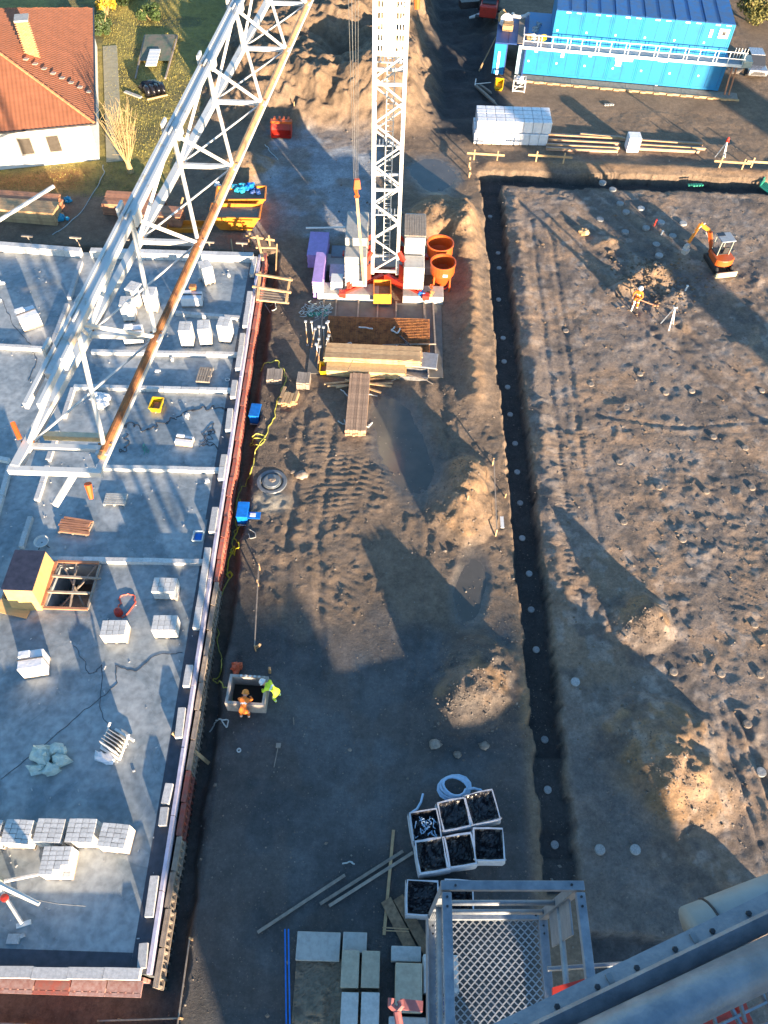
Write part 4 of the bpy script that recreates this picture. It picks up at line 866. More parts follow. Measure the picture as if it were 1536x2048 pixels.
# props standing and leaning in a cluster
pp_ = [(615, 690, 612, 655), (628, 690, 622, 657), (640, 700, 640, 665), (655, 690, 662, 655), (648, 700, 650, 668), (668, 690, 640, 660), (630, 725, 652, 690), (645, 715, 672, 700), (640, 735, 628, 700), (655, 712, 665, 690), (622, 700, 645, 675), (635, 740, 650, 705)]
for i, (a, b_, c_, d_) in enumerate(pp_):
    p = on(a, b_); q = G(c_, d_, 0); q = p+(q-p)*.45+Vector((0, 0, 1.25)); t = thing('steel_prop', 'rusty telescopic steel prop leaning in the cluster left of the timber stack', 'prop', tuple(p), 0, 'props leaning in a cluster')
    MB(p).tube([p, p.lerp(q, .6)], .04, 6).build('outer_tube', RUSTPALE, t); MB(p).tube([p.lerp(q, .55), q], .03, 6).build('inner_tube', STEEL, t); MB(p).box(q, (.16, .16, .03)).build('head_plate', CRANEW, t); MB(p).box(p, (.16, .16, .03)).build('base_plate', STEEL, t)
p_ = boxthing('grey_sheet_stack', 'grey flat sheets on dark beams right of the timber stack', 'sheet stack', 850, 722, 1.5, 1.3, .12, mat('grey_sheet', (.22, .23, .25), .5), z=.35, rz=R(-6))
open_box('steel_stillage', 'empty grey steel rack lying right of the timber stack', 'rack', tuple(G(828, 752, 0)), R(-4), 1.7, .8, .3, STEEL)
for i, (a, b_, c_, d_, r_) in enumerate(((765, 690, 872, 688, .05), (800, 672, 820, 690, .06), (853, 705, 857, 752, .05), (783, 762, 812, 748, .03), (812, 748, 846, 758, .03), (838, 752, 866, 768, .03), (798, 690, 840, 697, .07), (810, 685, 835, 700, .05))):
    p, q = G(a, b_, .3), G(c_, d_, .28); mb = MB(); mb.tube([p, q], r_, 6)
    solo(mb, 'steel_bar', [TIMG, STEELD][i in (1, 6, 7)], 'bar lying by the grey sheets, number %s from the crane side'.replace('number %s', ['pale', 'short dark', 'upright pale', 'thin left', 'thin middle', 'thin right', 'thick dark', 'dark crossing'][i]).replace(' from the crane side', ' one'), 'bar')
# little timber stacks and tools left of it
plank_pack('short_timber_stack', 'small stack of short timber with a cable looped over it', 'timber stack', tuple(on(550, 758)), R(92), .95, 6, 4, .15, .1, TIMG, .03, 'timber')
plank_pack('short_timber_stack', 'small grey square stack of short timber, right of two', 'timber stack', tuple(on(608, 768)), R(88), .95, 4, 5, .19, .1, TIMG, .02, 'timber')
plank_pack('short_timber_stack', 'untidy pile of short split timber, nearest of three', 'timber stack', tuple(on(578, 800)), R(80), .9, 5, 3, .18, .12, TIMBER, .12, 'timber', .15)
plank_pack('short_timber_stack', 'reddish square timbers lying beside the untidy pile', 'timber stack', tuple(on(577, 808)), R(25), .55, 3, 2, .14, .12, TIMR, .1, 'timber', .15)
def toolbox(px, py, label, rz, lid=None):
    p = on(px, py); t = thing('tool_chest', label, 'tool chest', tuple(p), rz)
    MB().box((0, 0, .42), (.55, .95, .6)).build('chest', BLUEB, t, bevel=.02); MB().box((0, 0, .76), (.6, 1.0, .06)).build('lid', BLUEB, t, bevel=.02)
    for a in (-.22, .22):
        for b_ in (-.42, .42): MB().beam((a, b_, 0), (a, b_, .14), .05).build('leg', STEEL, t)
    MB().beam((-.25, -.6, .2), (.25, -.6, .2), .03).build('handle', CRANEW, t)
    if lid: MB().box((.62, -.25, .62), (.65, .42, .04)).build('side_flap', BLUEB, t); MB().box((.55, -.24, .66), (.28, .2, .04)).build('paper', WHITE, t)
    return t
toolbox(513, 838, 'blue site tool chest by the slab edge, farther one', R(-4)); toolbox(489, 1036, 'blue tool chest with a flap table and white paper', R(0), True)
cable([(520, 742), (535, 725), (555, 723), (568, 740), (573, 755), (565, 775), (555, 800), (548, 835), (535, 860), (520, 885), (508, 915), (500, 945), (485, 975), (478, 1000), (474, 1040), (470, 1070), (466, 1110)], 0, .03, HOSEY, 'yellow_hose', 'long yellow hose winding beside the slab edge past the tool chests', 'hose', .12, 2, 4, True)
cable([(478, 1000), (480, 1040), (472, 1075), (478, 1095), (460, 1110), (468, 1095), (455, 1140)], 0, .03, mat('yellow_cord', (.6, .55, .03), .5), 'cord', 'bright yellow cord tangled near the nearer tool chest', 'cord', .12, 5, 4, True)
cable([(455, 1140), (458, 1155), (448, 1180), (440, 1212), (430, 1215)], 0, .03, HOSEY, 'yellow_hose', 'middle stretch of yellow green hose beside the formwork', 'hose', .05, 8, 3, True)
cable([(430, 1238), (438, 1265), (434, 1285), (442, 1310), (445, 1335), (432, 1358), (425, 1360), (440, 1362), (448, 1375), (460, 1375), (464, 1392), (466, 1405), (478, 1420), (495, 1420)], 0, .028, HOSEY, 'yellow_hose', 'pale green hose running down to the concrete pit', 'hose', .04, 9, 3, True)
cable([(452, 1150), (460, 1143), (466, 1150), (460, 1157), (453, 1150), (461, 1145), (464, 1153)], 0, .03, mat('yellow_cord', (.6, .55, .03)), 'cord_coil', 'small round coil of yellow cord by the formwork', 'cord', .01, 2, 3, True)
cable([(505, 880), (515, 868), (530, 872), (530, 885), (515, 892), (500, 890), (512, 876), (532, 880)], 0, .03, HOSEY, 'hose_coil', 'loose coil of pale hose near the farther tool chest', 'hose', .05, 12, 3, True)
cable([(500, 1060), (510, 1065), (512, 1075), (500, 1078), (497, 1068)], 0, .025, mat('grey_hose', (.3, .3, .28)), 'hose_coil', 'small grey hose loop below the nearer tool chest', 'hose', .02, 13, 3, True)
cable([(420, 1465), (430, 1445), (445, 1440), (457, 1440), (455, 1455), (448, 1450), (443, 1440)], 0, .03, ROPEW, 'rope', 'pale rope bent in a triangle below the concrete pit', 'rope', .02, 14, 3, True)
cable([(683, 1726), (697, 1724), (710, 1728), (700, 1724)], 0, .03, ROPEW, 'rope', 'short pale rope lying alone on the dark ground', 'rope', .03, 15, 3, True)
cable([(409, 1470), (416, 1480), (414, 1495)], 0, .02, CABLE, 'cord', 'short dark cord beside the leaning plank', 'cord', .03, 16, 3, True)
p = on(478, 1501); o = solo(MB().lathe((0, 0, 0), [(.10, 0), (.10, .06), (.05, .06), (.05, 0)], 12), 'ring', CRANEW, 'small pale ring lying on the dark ground', 'ring'); o.location = p
mb = MB(); p, q = on(548, 1535), on(557, 1492); mb.beam((0, 0, .03), q-p+Vector((0, 0, .05)), .03); mb.box(q-p+Vector((0, 0, .06)), (.2, .2, .08)); o = solo(mb, 'marker_stick', TIMG, 'thin stick with a square head lying on dark ground', 'stick'); o.location = p
mb = MB(); p, q = on(588, 1450), on(587, 1436); mb.beam((0, 0, .03), q-p+Vector((0, 0, .05)), .035); o = solo(mb, 'peg', TIMG, 'tiny pale peg right of the concrete pit', 'peg'); o.location = p
# manhole ring in wet ground
mh = thing('manhole', 'round concrete manhole cover in wet ground near the slab', 'manhole', (-6.1, 25.3, -.05))
MB().lathe((0, 0, 0), [(0, .14), (.42, .15), (.44, .12), (.50, .12), (.52, .0)], 28).build('cover', mat('wet_concrete', (.17, .19, .2), .35), mh)
MB().lathe((0, 0, 0), [(.60, .06), (.66, .10), (.80, .09), (.86, .0)], 28).build('ring_wall', mat('wet_concrete2', (.14, .155, .17), .4), mh)
MB().blob((.05, .05, .15), (.2, .16, .05), 3, 8, 4, .3).build('mortar_blob', STONE, mh)
for i, (px, py, s_) in enumerate(((603, 952, .38), (588, 945, .22), (870, 1490, .3), (700, 1500, .1), (968, 1492, .25), (915, 1510, .2), (1205, 1700, .0))):
    if s_ == 0: continue
    p = on(px, py); o = solo(MB().blob((0, 0, s_*.3), (s_, s_*.75, s_*.45), 40+i, 9, 6, .2), 'boulder', STONE, ['largest rounded stone right of the manhole', 'small stone touching the manhole ground', 'grey stone by the lower gravel heap, leftmost', 'tiny stone alone on the dark ground', 'grey stone by the lower gravel heap, right', 'grey stone by the lower gravel heap, middle'][i], 'stone', smooth=True); o.location = p
# tape line with stakes by the slab
def stake_line(pa, pb, label, mid=()):
    a, b_ = on(*pa), on(*pb); t = thing('string_line', label, 'string line', tuple(a))
    for q in (a, b_)+tuple(on(*m_) for m_ in mid): MB(a).beam(q, q+Vector((0, 0, .6)), .06).build('stake', TIMBER, t)
    MB(a).beam(a+Vector((0, 0, .55)), b_+Vector((0, 0, .55)), .05, .03).build('rail', TIMG, t); return t
stake_line((520, 1140), (512, 1302), 'pale lath line on stakes between slab and tyre marks', ((517, 1172),))
stake_line((985, 930), (991, 1072), 'pale lath line on stakes beside the long trench')
stake_line((385, 1880), (360, 2060), 'brown lath line at the lower end of the slab', ())
stake_line((205, 2043), (365, 2038), 'pale lath line crossing below the slab corner', ((245, 2040),)); stake_line((-30, 2047), (62, 2050), 'pale lath line at the bottom left corner', ((40, 2050),))
for i, (px, py, h_) in enumerate(((512, 1295, .5), (540, 1345, .5), (935, 1000, .4), (1010, 995, .35), (590, 235, 1.3))):
    p = on(px, py); mb = MB(); mb.beam((0, 0, 0), (.25 if i == 0 else 0.02, -.1 if i == 0 else 0, h_), .11 if i < 2 else .06)
    o = solo(mb, 'wooden_stake', TIMBER, ['thick leaning stake at the near end of the lath line', 'short pale stake behind the concrete pit', 'small stake in the gravel heap', 'white stake end beside the long trench', 'tall pale stake at the foot of the embankment'][i], 'stake'); o.location = p
mb = MB(); p = G(1004, 1045, .25); mb.bb(-.09, .09, -.35, .35, 0, .05); o = solo(mb, 'white_board', WHITE, 'short white board beside the long trench', 'board'); o.location = p
for i, (a, b_, c_, d_) in enumerate(((345, 1465, 418, 1527), (515, 1865, 690, 1750), (640, 1808, 806, 1702), (658, 1812, 826, 1705), (787, 1660, 768, 1870))):
    p, q = (G(a, b_, 1.2), on(c_, d_, .05)) if i == 0 else (on(a, b_, .06), on(c_, d_, .06)); mb = MB(); mb.beam(p, q, .15 if i == 0 else .12, .05)
    solo(mb, 'long_plank', TIMBER if i in (0, 4) else TIMG, ['plank leaning from the slab edge over the trench', 'leftmost of the long planks lying on dark ground', 'upper one of two parallel planks pointing at the bulk bags', 'lower one of two parallel planks pointing at the bulk bags', 'long lath crossing the two parallel planks'][i], 'plank')
# far edge scaffolding by the slab's top right corner
sc = thing('access_platform', 'small timber access platform with handrails at the slab corner', 'platform', tuple(G(548, 580, .8)))
def add_b(a, b_, c_, d_, z0, z1, w_, m=TIMBER, nm='rail'): MB(sc.location).beam(G(a, b_, z0), G(c_, d_, z1), w_, w_).build(nm, m, sc)
add_b(512, 548, 585, 560, 1.9, 1.9, .12); add_b(505, 573, 582, 585, 1.4, 1.4, .12); add_b(520, 545, 515, 600, 1.6, 1.2, .16, nm='post'); add_b(580, 556, 572, 605, 1.6, 1.2, .12, nm='post'); add_b(517, 600, 578, 606, 1.0, 1.0, .1)
for k in range(5): MB(sc.location).beam(G(516, 578+k*5, 1.1), G(577, 585+k*5, 1.1), .14, .04).build('deck_board', TIMG, sc)
add_b(514, 472, 526, 520, 1.9, 1.3, .16, nm='post'); add_b(512, 495, 553, 496, 1.6, 1.6, .1); add_b(554, 488, 552, 542, 1.2, .2, .08, nm='post')
cable([(530, 610), (545, 622), (553, 618), (548, 603), (540, 612)], 0, .03, ROPEW, 'rope', 'pale rope loop below the small access platform', 'rope', .03, 17, 4, True)
# ------------------------------------------------------------------ the pit with its workers
pit = thing('concrete_shaft', 'open square concrete shaft box with a worker bending over it', 'shaft', (-5.75, 13.1, 0), R(-2))
for a, b_, w_, d_ in ((-.80, 0, .12, 1.35), (.80, 0, .12, 1.35), (0, -.62, 1.48, .12), (0, .62, 1.48, .12)):
    MB().box((a, b_, .45), (w_, d_, .9)).build('wall_panel', mat('shaft_concrete', (.36, .31, .27), .8), pit)
MB().box((0, 0, .02), (1.48, 1.12, .04)).build('shaft_floor', mat('shaft_dark', (.03, .025, .02), .9), pit)
for k in range(6): MB().box((-.35+k*.2, .62, .93), (.09, .09, .05)).build('step_iron', CRANEW, pit)
def person(name_label, loc, rz, joints, cols, extra=None):
    """joints: name -> (x,y,z,r); one continuous skinned body"""
    order = list(joints); idx_ = {k: i for i, k in enumerate(order)}
    E_ = [('pelvis', 'spine'), ('spine', 'chest'), ('chest', 'neck'), ('neck', 'head'), ('head', 'crown'), ('chest', 'shl'), ('shl', 'ell'), ('ell', 'wrl'), ('wrl', 'hal'), ('chest', 'shr'), ('shr', 'elr'), ('elr', 'wrr'), ('wrr', 'har'),
          ('pelvis', 'hil'), ('hil', 'knl'), ('knl', 'anl'), ('anl', 'tol'), ('pelvis', 'hir'), ('hir', 'knr'), ('knr', 'anr'), ('anr', 'tor')]
    me_ = bpy.data.meshes.new('tmp'); me_.from_pydata([joints[k][:3] for k in order], [(idx_[a], idx_[b_]) for a, b_ in E_], [])
    o = bpy.data.objects.new('tmp', me_); COL.objects.link(o); md = o.modifiers.new('s', 'SKIN'); sd = me_.skin_vertices[0].data
    for k in order: sd[idx_[k]].radius = (joints[k][3], joints[k][3]); sd[idx_[k]].use_root = (k == 'pelvis')
    sb = o.modifiers.new('u', 'SUBSURF'); sb.levels = 2; sb.render_levels = 2
    bpy.context.view_layer.update(); dg = bpy.context.evaluated_depsgraph_get(); fm = bpy.data.meshes.new_from_object(o.evaluated_get(dg)); bpy.data.objects.remove(o); fm.name = 'body'
    fm.materials.clear()
    for m in cols: fm.materials.append(m)     # 0 skin 1 jacket 2 trousers 3 boots 4 trim
    def part(p):
        best = None
        for a, b_ in E_:
            A_, B_ = Vector(joints[a][:3]), Vector(joints[b_][:3]); t_ = max(0, min(1, (p-A_).dot(B_-A_)/max(1e-6, (B_-A_).length_squared))); d = (p-A_.lerp(B_, t_)).length
            if best is None or d < best[0]: best = (d, a, b_, t_)
        return best
    for pl in fm.polygons:
        d, a, b_, t_ = part(pl.center); pl.use_smooth = True
        s_ = a+b_
        pl.material_index = 0 if b_ in ('head', 'crown', 'hal', 'har') else 3 if b_ in ('tol', 'tor') or (b_ in ('anl', 'anr') and t_ > .8) else 2 if b_[:2] in ('hi', 'kn', 'an') else 1
        if b_ in ('knl', 'knr', 'anl', 'anr') and .55 < t_ < .72: pl.material_index = 4
        if b_ == 'chest' and .3 < t_ < .6: pl.material_index = 4
    t = thing('person', name_label, 'person', loc, rz); b_ = bpy.data.objects.new('body', fm); COL.objects.link(b_); b_.parent = t
    hd = Vector(joints['head'][:3]); cr_ = Vector(joints['crown'][:3]); ax = (cr_-hd).normalized(); q = ax.to_track_quat('Z', 'Y')
    hm = MB(); hm.lathe((0, 0, 0), [(.175, -.01), (.165, .02), (.15, .02), (.145, .09), (.10, .155), (.03, .18), (0, .183)], 16); ho = hm.build('helmet', extra or WHITE, t, smooth=True)
    ho.location = hd+ax*.06; ho.rotation_mode = 'QUATERNION'; ho.rotation_quaternion = q
    # face: nose and ears, fingers
    fw = Vector(joints['tol'][:3])-Vector(joints['anl'][:3]); fw.z = 0; fw.normalize(); fw = (fw-ax*fw.dot(ax)).normalized(); sd_ = ax.cross(fw)
    fm_ = MB(); fm_.blob(hd+fw*.11, (.018, .022, .02), 2, 6, 4, .1)
    for s_ in (-1, 1): fm_.blob(hd+sd_*s_*.10, (.02, .02, .03), 3, 6, 4, .1)
    fm_.build('face_features', SKIN, t, smooth=True)
    fg = MB()
    for w_, hn in (('wrl', 'hal'), ('wrr', 'har')):
        A_, B_ = Vector(joints[w_][:3]), Vector(joints[hn][:3]); d = (B_-A_).normalized(); sdv = d.cross(Vector((0, 0, 1))); sdv = sdv.normalized() if sdv.length > .1 else Vector((1, 0, 0)); dn = d.cross(sdv)
        for k in range(4): r0 = B_+sdv*(k-1.5)*.02; fg.tube([r0, r0+d*.045, r0+d*.07+dn*.03], .009, 5)
        fg.tube([A_+sdv*.03+d*.02, A_+sdv*.055+d*.05, A_+sdv*.05+d*.08], .011, 5)
    fg.build('fingers', SKIN, t)
    return t
stand = dict(pelvis=(0, 0, .98, .13), spine=(0, .02, 1.15, .12), chest=(0, .04, 1.36, .15), neck=(0, .05, 1.53, .06), head=(0, .08, 1.64, .10), crown=(0, .08, 1.74, .08),
             shl=(-.19, .04, 1.43, .075), ell=(-.30, .10, 1.17, .055), wrl=(-.20, .32, 1.08, .04), hal=(-.17, .39, 1.07, .035), shr=(.19, .04, 1.43, .075), elr=(.32, .12, 1.18, .055), wrr=(.26, .34, 1.12, .04), har=(.24, .41, 1.11, .035),
             hil=(-.1, 0, .9, .105), knl=(-.14, .05, .5, .075), anl=(-.17, -.02, .09, .055), tol=(-.19, .14, .05, .045), hir=(.1, 0, .9, .105), knr=(.15, .06, .5, .075), anr=(.19, .02, .09, .055), tor=(.22, .18, .05, .045))
bend = dict(pelvis=(0, 0, .86, .14), spine=(0, .18, .98, .13), chest=(0, .40, 1.06, .16), neck=(0, .54, 1.08, .06), head=(0, .64, 1.08, .10), crown=(0, .72, 1.13, .08),
            shl=(-.19, .42, 1.06, .08), ell=(-.30, .52, .85, .055), wrl=(-.16, .66, .68, .04), hal=(-.13, .70, .62, .035), shr=(.19, .42, 1.06, .08), elr=(.30, .55, .86, .055), wrr=(.18, .70, .72, .04), har=(.14, .74, .66, .035),
            hil=(-.11, -.02, .80, .115), knl=(-.16, .12, .44, .08), anl=(-.17, -.04, .09, .055), tol=(-.19, .12, .05, .045), hir=(.11, -.02, .80, .115), knr=(.16, .12, .44, .08), anr=(.18, -.02, .09, .055), tor=(.2, .14, .05, .045))
person('person in bright orange work clothes bending over the concrete shaft', (-5.8, 12.15, 0), R(-4), bend, [SKIN, HIVIS, HIVIS, RUBBER, WHITE], mat('orange_helmet', (.8, .25, .03), .4))
person('person in yellow-green jacket stooping at the right of the concrete shaft', (-4.45, 13.05, 0), R(62), bend, [SKIN, HIVISY, HIVISY, RUBBER, WHITE], WHITE)
person('person in orange work clothes standing with a tool in the field', (15.9, 40.5, hz(15.9, 40.5)), R(150), stand, [SKIN, HIVIS, HIVIS, RUBBER, WHITE], WHITE)
mb = MB(); mb.tube([(15.75, 40.2, 1.1+hz(15.9, 40.5)), (17.0, 40.0, .75+hz(15.9, 40.5))], .04, 6); mb.box((17.05, 40.0, .75), (.3, .12, .12)); solo(mb, 'measuring_rod', TIMR, 'pale red rod held by the person in the field', 'rod')
o = crumple('orange_bag', 'orange red sack lying behind the concrete shaft', 'sack', 470, 1342, .42, mat('sack_orange', (.6, .11, .04), .5, bump=.5, bscale=7), z=0, seed=33, lumps=6)
# survey tripod, stakes
def tripod(px, py, label, hh=1.5, head=WHITE):
    p = on(px, py); t = thing('survey_tripod', label, 'tripod', tuple(p))
    for k in range(3):
        a = .5+k*2.094; MB().tube([(0, 0, hh), (.45*math.cos(a), .45*math.sin(a), 0)], .04, 6).build('leg', WHITE, t)
    MB().box((0, 0, hh+.05), (.24, .24, .06)).build('head_plate', head, t); MB().lathe((0, 0, hh+.08), [(.09, 0), (.11, .1), (.09, .22), (.04, .28), (0, .28)], 12).build('instrument', STEELD if head is WHITE else REDP, t); return t
tripod(1335, 652, 'white survey tripod standing on the rough field right of the person'); tripod(1441, 318, 'white tripod with a red head behind the field', 1.4, REDP)
for i, (px, py, h_, m_) in enumerate(((1262, 622, .7, WHITE), (1308, 452, .5, REDP), (1168, 468, .4, TIMBER), (1370, 582, .4, WHITE), (1322, 470, .3, WHITE))):
    p = on(px, py); mb = MB(); mb.beam((0, 0, 0), (.05, .03, h_), .08); mb.box((.05, .03, h_), (.14, .14, .04))
    if i == 2: mb.blob((0, 0, .15), (.42, .3, .25), 5, 8, 5, .3)
    o = solo(mb, ['marker_stake', 'marker_stake', 'clay_lump', 'marker_stake', 'marker_stake'][i], m_, ['white marker stake at the feet of the person in the field', 'small red marker stake in the diagonal strip', 'yellow lump with a long shadow in the upper field', 'white marker stake at the edge of the diagonal strip', 'small white marker stake below the red one'][i], 'stake' if i != 2 else 'lump'); o.location = p
# profile boards
def batter(px, py, L, label, rz=0.0):
    p = on(px, py); t = thing('profile_board', label, 'profile board', tuple(p), rz)
    MB().beam((-L/2, 0, .55), (L/2, 0, .55), .05, .16).build('board', TIMBER, t)
    for s_ in (-.3, .32): MB().beam((L*s_, .06, 0), (L*s_, .06, .85), .09).build('post', TIMBER, t)
    return t
batter(970, 322, 2.9, 'pale profile board at the corner of the two trenches', R(-3)); batter(1098, 326, 3.4, 'pale profile board behind the cross trench, middle', R(-3)); batter(1460, 338, 2.8, 'pale profile board behind the cross trench, second from the right', R(-4)); batter(1520, 338, 2.4, 'pale profile board behind the cross trench at the right edge', R(-3))
batter(940, 345, 2.2, 'pale profile board turned sideways at the trench corner', R(88)); t = batter(520, 490, 2.2, 'short profile board beyond the slab corner', R(-10))
# pile heads
ORD = ['first', 'second', 'third', 'fourth', 'fifth', 'sixth', 'seventh', 'eighth', 'ninth', 'tenth', 'eleventh', 'twelfth', 'thirteenth', 'fourteenth', 'fifteenth', 'sixteenth', 'seventeenth', 'eighteenth']
def pile(p, r_, label, grp, z, me_=None):
    o = bpy.data.objects.new('pile_head', me_ or PILE); COL.objects.link(o); o.location = (p.x, p.y, z); o.scale = (r_, r_, 1); o.rotation_euler = (0, 0, random.uniform(0, 6)); return tag(o, label, 'pile head', grp)
PILE = MB().lathe((0, 0, -.1), [(1.0, 0), (1.0, .16), (.95, .18), (.5, .185), (0, .18)], 18).mesh('pile_head', mat('pile_concrete', (.34, .34, .33), .8, var=.4, scale=5, bump=.3, second=(.17, .17, .17), mix=.45))
for i, (px, py) in enumerate(((984, 434), (1000, 507), (1002, 537), (1001, 600), (1010, 677), (1012, 724), (1019, 775), (1024, 830), (1034, 888), (1038, 945), (1044, 1007), (1048, 1077), (1062, 1148), (1066, 1220), (1076, 1300), (1093, 1480), (1099, 1580), (1113, 1690))):
    q = G(px-4, py, -.8); p = G(px-4, py, hz(q.x, q.y)); pile(p, .17, 'round grey pile head in the long dark trench, %s from its far end' % ORD[i], 'pile heads in the long trench', p.z)
for px, py in ((1205, 366), (1225, 380), (1240, 408), (1252, 425), (1282, 418), (1292, 457), (1312, 490), (1322, 446), (1345, 473), (1318, 512), (1200, 440), (1250, 465), (1366, 448)):
    p = on(px, py); pile(p, .27, 'round pale pile head along the dark diagonal strip', 'pile heads on the diagonal strip', p.z+.03)
PILE_D = MB().lathe((0, 0, -.1), [(1.0, 0), (1.0, .15), (.93, .18), (.5, .19), (0, .18)], 14).mesh('pile_head', mat('dusty_pile', (.27, .23, .19), .9, var=.4, scale=6, bump=.5, second=(.18, .14, .11), mix=.5))
for i, (a, b_) in enumerate(PITS):
    pile(Vector((a, b_, 0)), .2, 'dusty round pile head in a shallow pit of the field', 'pile heads in the field', hz(a, b_)+.0, PILE_D)
for i, (px, py) in enumerate(((1199, 1700), (1270, 1700), (1521, 1545), (1150, 1365))):
    p = on(px, py); pile(p, .21, ['pale pile head in shade below the big heap, left of two', 'pale pile head below the big heap, right of two', 'pale pile head at the right edge, level with the big heap', 'faint pile head between the long trench and the middle heap'][i], 'pile heads by the lower heaps', p.z+.04)
# ------------------------------------------------------------------ mini excavator
ex = thing('mini_excavator', 'orange mini excavator with grey canopy and cream dozer blade in the field', 'excavator', (22.4, 45.3, hz(22.4, 45.3)), R(12)); ex.scale = (.88, .88, .88)
for s_ in (-1, 1):
    mb = MB(); mb.tube([(s_*.62, -.95, .2), (s_*.62, -1.1, .38), (s_*.62, -.95, .5), (s_*.62, .95, .5), (s_*.62, 1.1, .38), (s_*.62, .95, .2), (s_*.62, -.95, .2)], .14, 6); mb.bb(s_*.62-.15, s_*.62+.15, -.95, .95, .2, .5); mb.build('track', RUBBER, ex)
MB().box((0, -1.45, .28), (1.75, .12, .42)).build('dozer_blade', mat('cream_blade', (.62, .52, .34), .5), ex, bevel=.02)
for s_ in (-.35, .35): MB().beam((s_, -.6, .35), (s_, -1.4, .28), .12).build('blade_arm', STEELD, ex)
MB().lathe((0, 0, .5), [(.45, 0), (.45, .15)], 16).build('slew_ring', STEELD, ex)
mb = MB(); pts = [(-.75, -.55)]+[(.85*math.sin(a), -.35-.65*math.cos(a)) for a in [(-1.1+.22*k) for k in range(11)]]+[(.75, .75), (-.2, .85), (-.7, .6)]
mb.prism(pts[1:], .65, 1.15); mb.build('engine_cover', ORANGE, ex, bevel=.05)
MB().bb(-.55, .45, -.1, .75, 1.15, 1.2).build('cab_floor', STEELD, ex); MB().box((0, -.05, 1.4), (.45, .4, .15)).build('seat', RUBBER, ex, bevel=.04); MB().box((0, -.28, 1.65), (.45, .12, .5)).build('seat_back', RUBBER, ex, bevel=.04)
for x, y in ((-.5, -.15), (.45, -.15), (-.5, .75), (.45, .75)): MB().tube([(x, y, 1.15), (x, y, 2.35)], .035, 6).build('canopy_post', GREYGREEN, ex)
MB().bb(-.6, .55, -.28, .88, 2.35, 2.43).build('canopy_roof', mat('canopy_grey', (.3, .33, .36), .5), ex, bevel=.03); MB().bb(-.58, .0, .45, .86, 2.44, 2.46).build('roof_window', GLASS, ex)
for x in (-.2, .15): MB().tube([(x, .45, 1.2), (x, .5, 1.55)], .02).build('lever', STEELD, ex)
bm_ = [(-.35, .85, .85), (-.75, 1.5, 2.2), (-1.5, 1.9, 2.65), (-2.15, 1.55, 1.3)]
MB().box((-.35, .85, .9), (.3, .4, .45), .4).build('swing_post', ORANGE, ex)
MB().beam(bm_[0], bm_[1], .22, .26).build('boom', ORANGE, ex); MB().beam(bm_[1], bm_[2], .20, .24).build('boom', ORANGEY, ex); MB().beam(bm_[2], bm_[3], .18, .2).build('dipper_arm', ORANGEY, ex)
MB().tube([(-.35, .95, 1.1), (-1.0, 1.65, 2.1)], .05, 6).build('hydraulic_ram', STEEL, ex); MB().tube([(-1.2, 1.8, 2.75), (-1.95, 1.75, 2.0)], .045, 6).build('hydraulic_ram', STEEL, ex)
mb = MB(); mb.box((-2.25, 1.45, 1.05), (.42, .35, .3), .5, .8); mb.box((-2.35, 1.25, .75), (.45, .38, .35), .5, 1.15); mb.build('bucket', mat('bucket_grey', (.45, .42, .38), .5), ex)
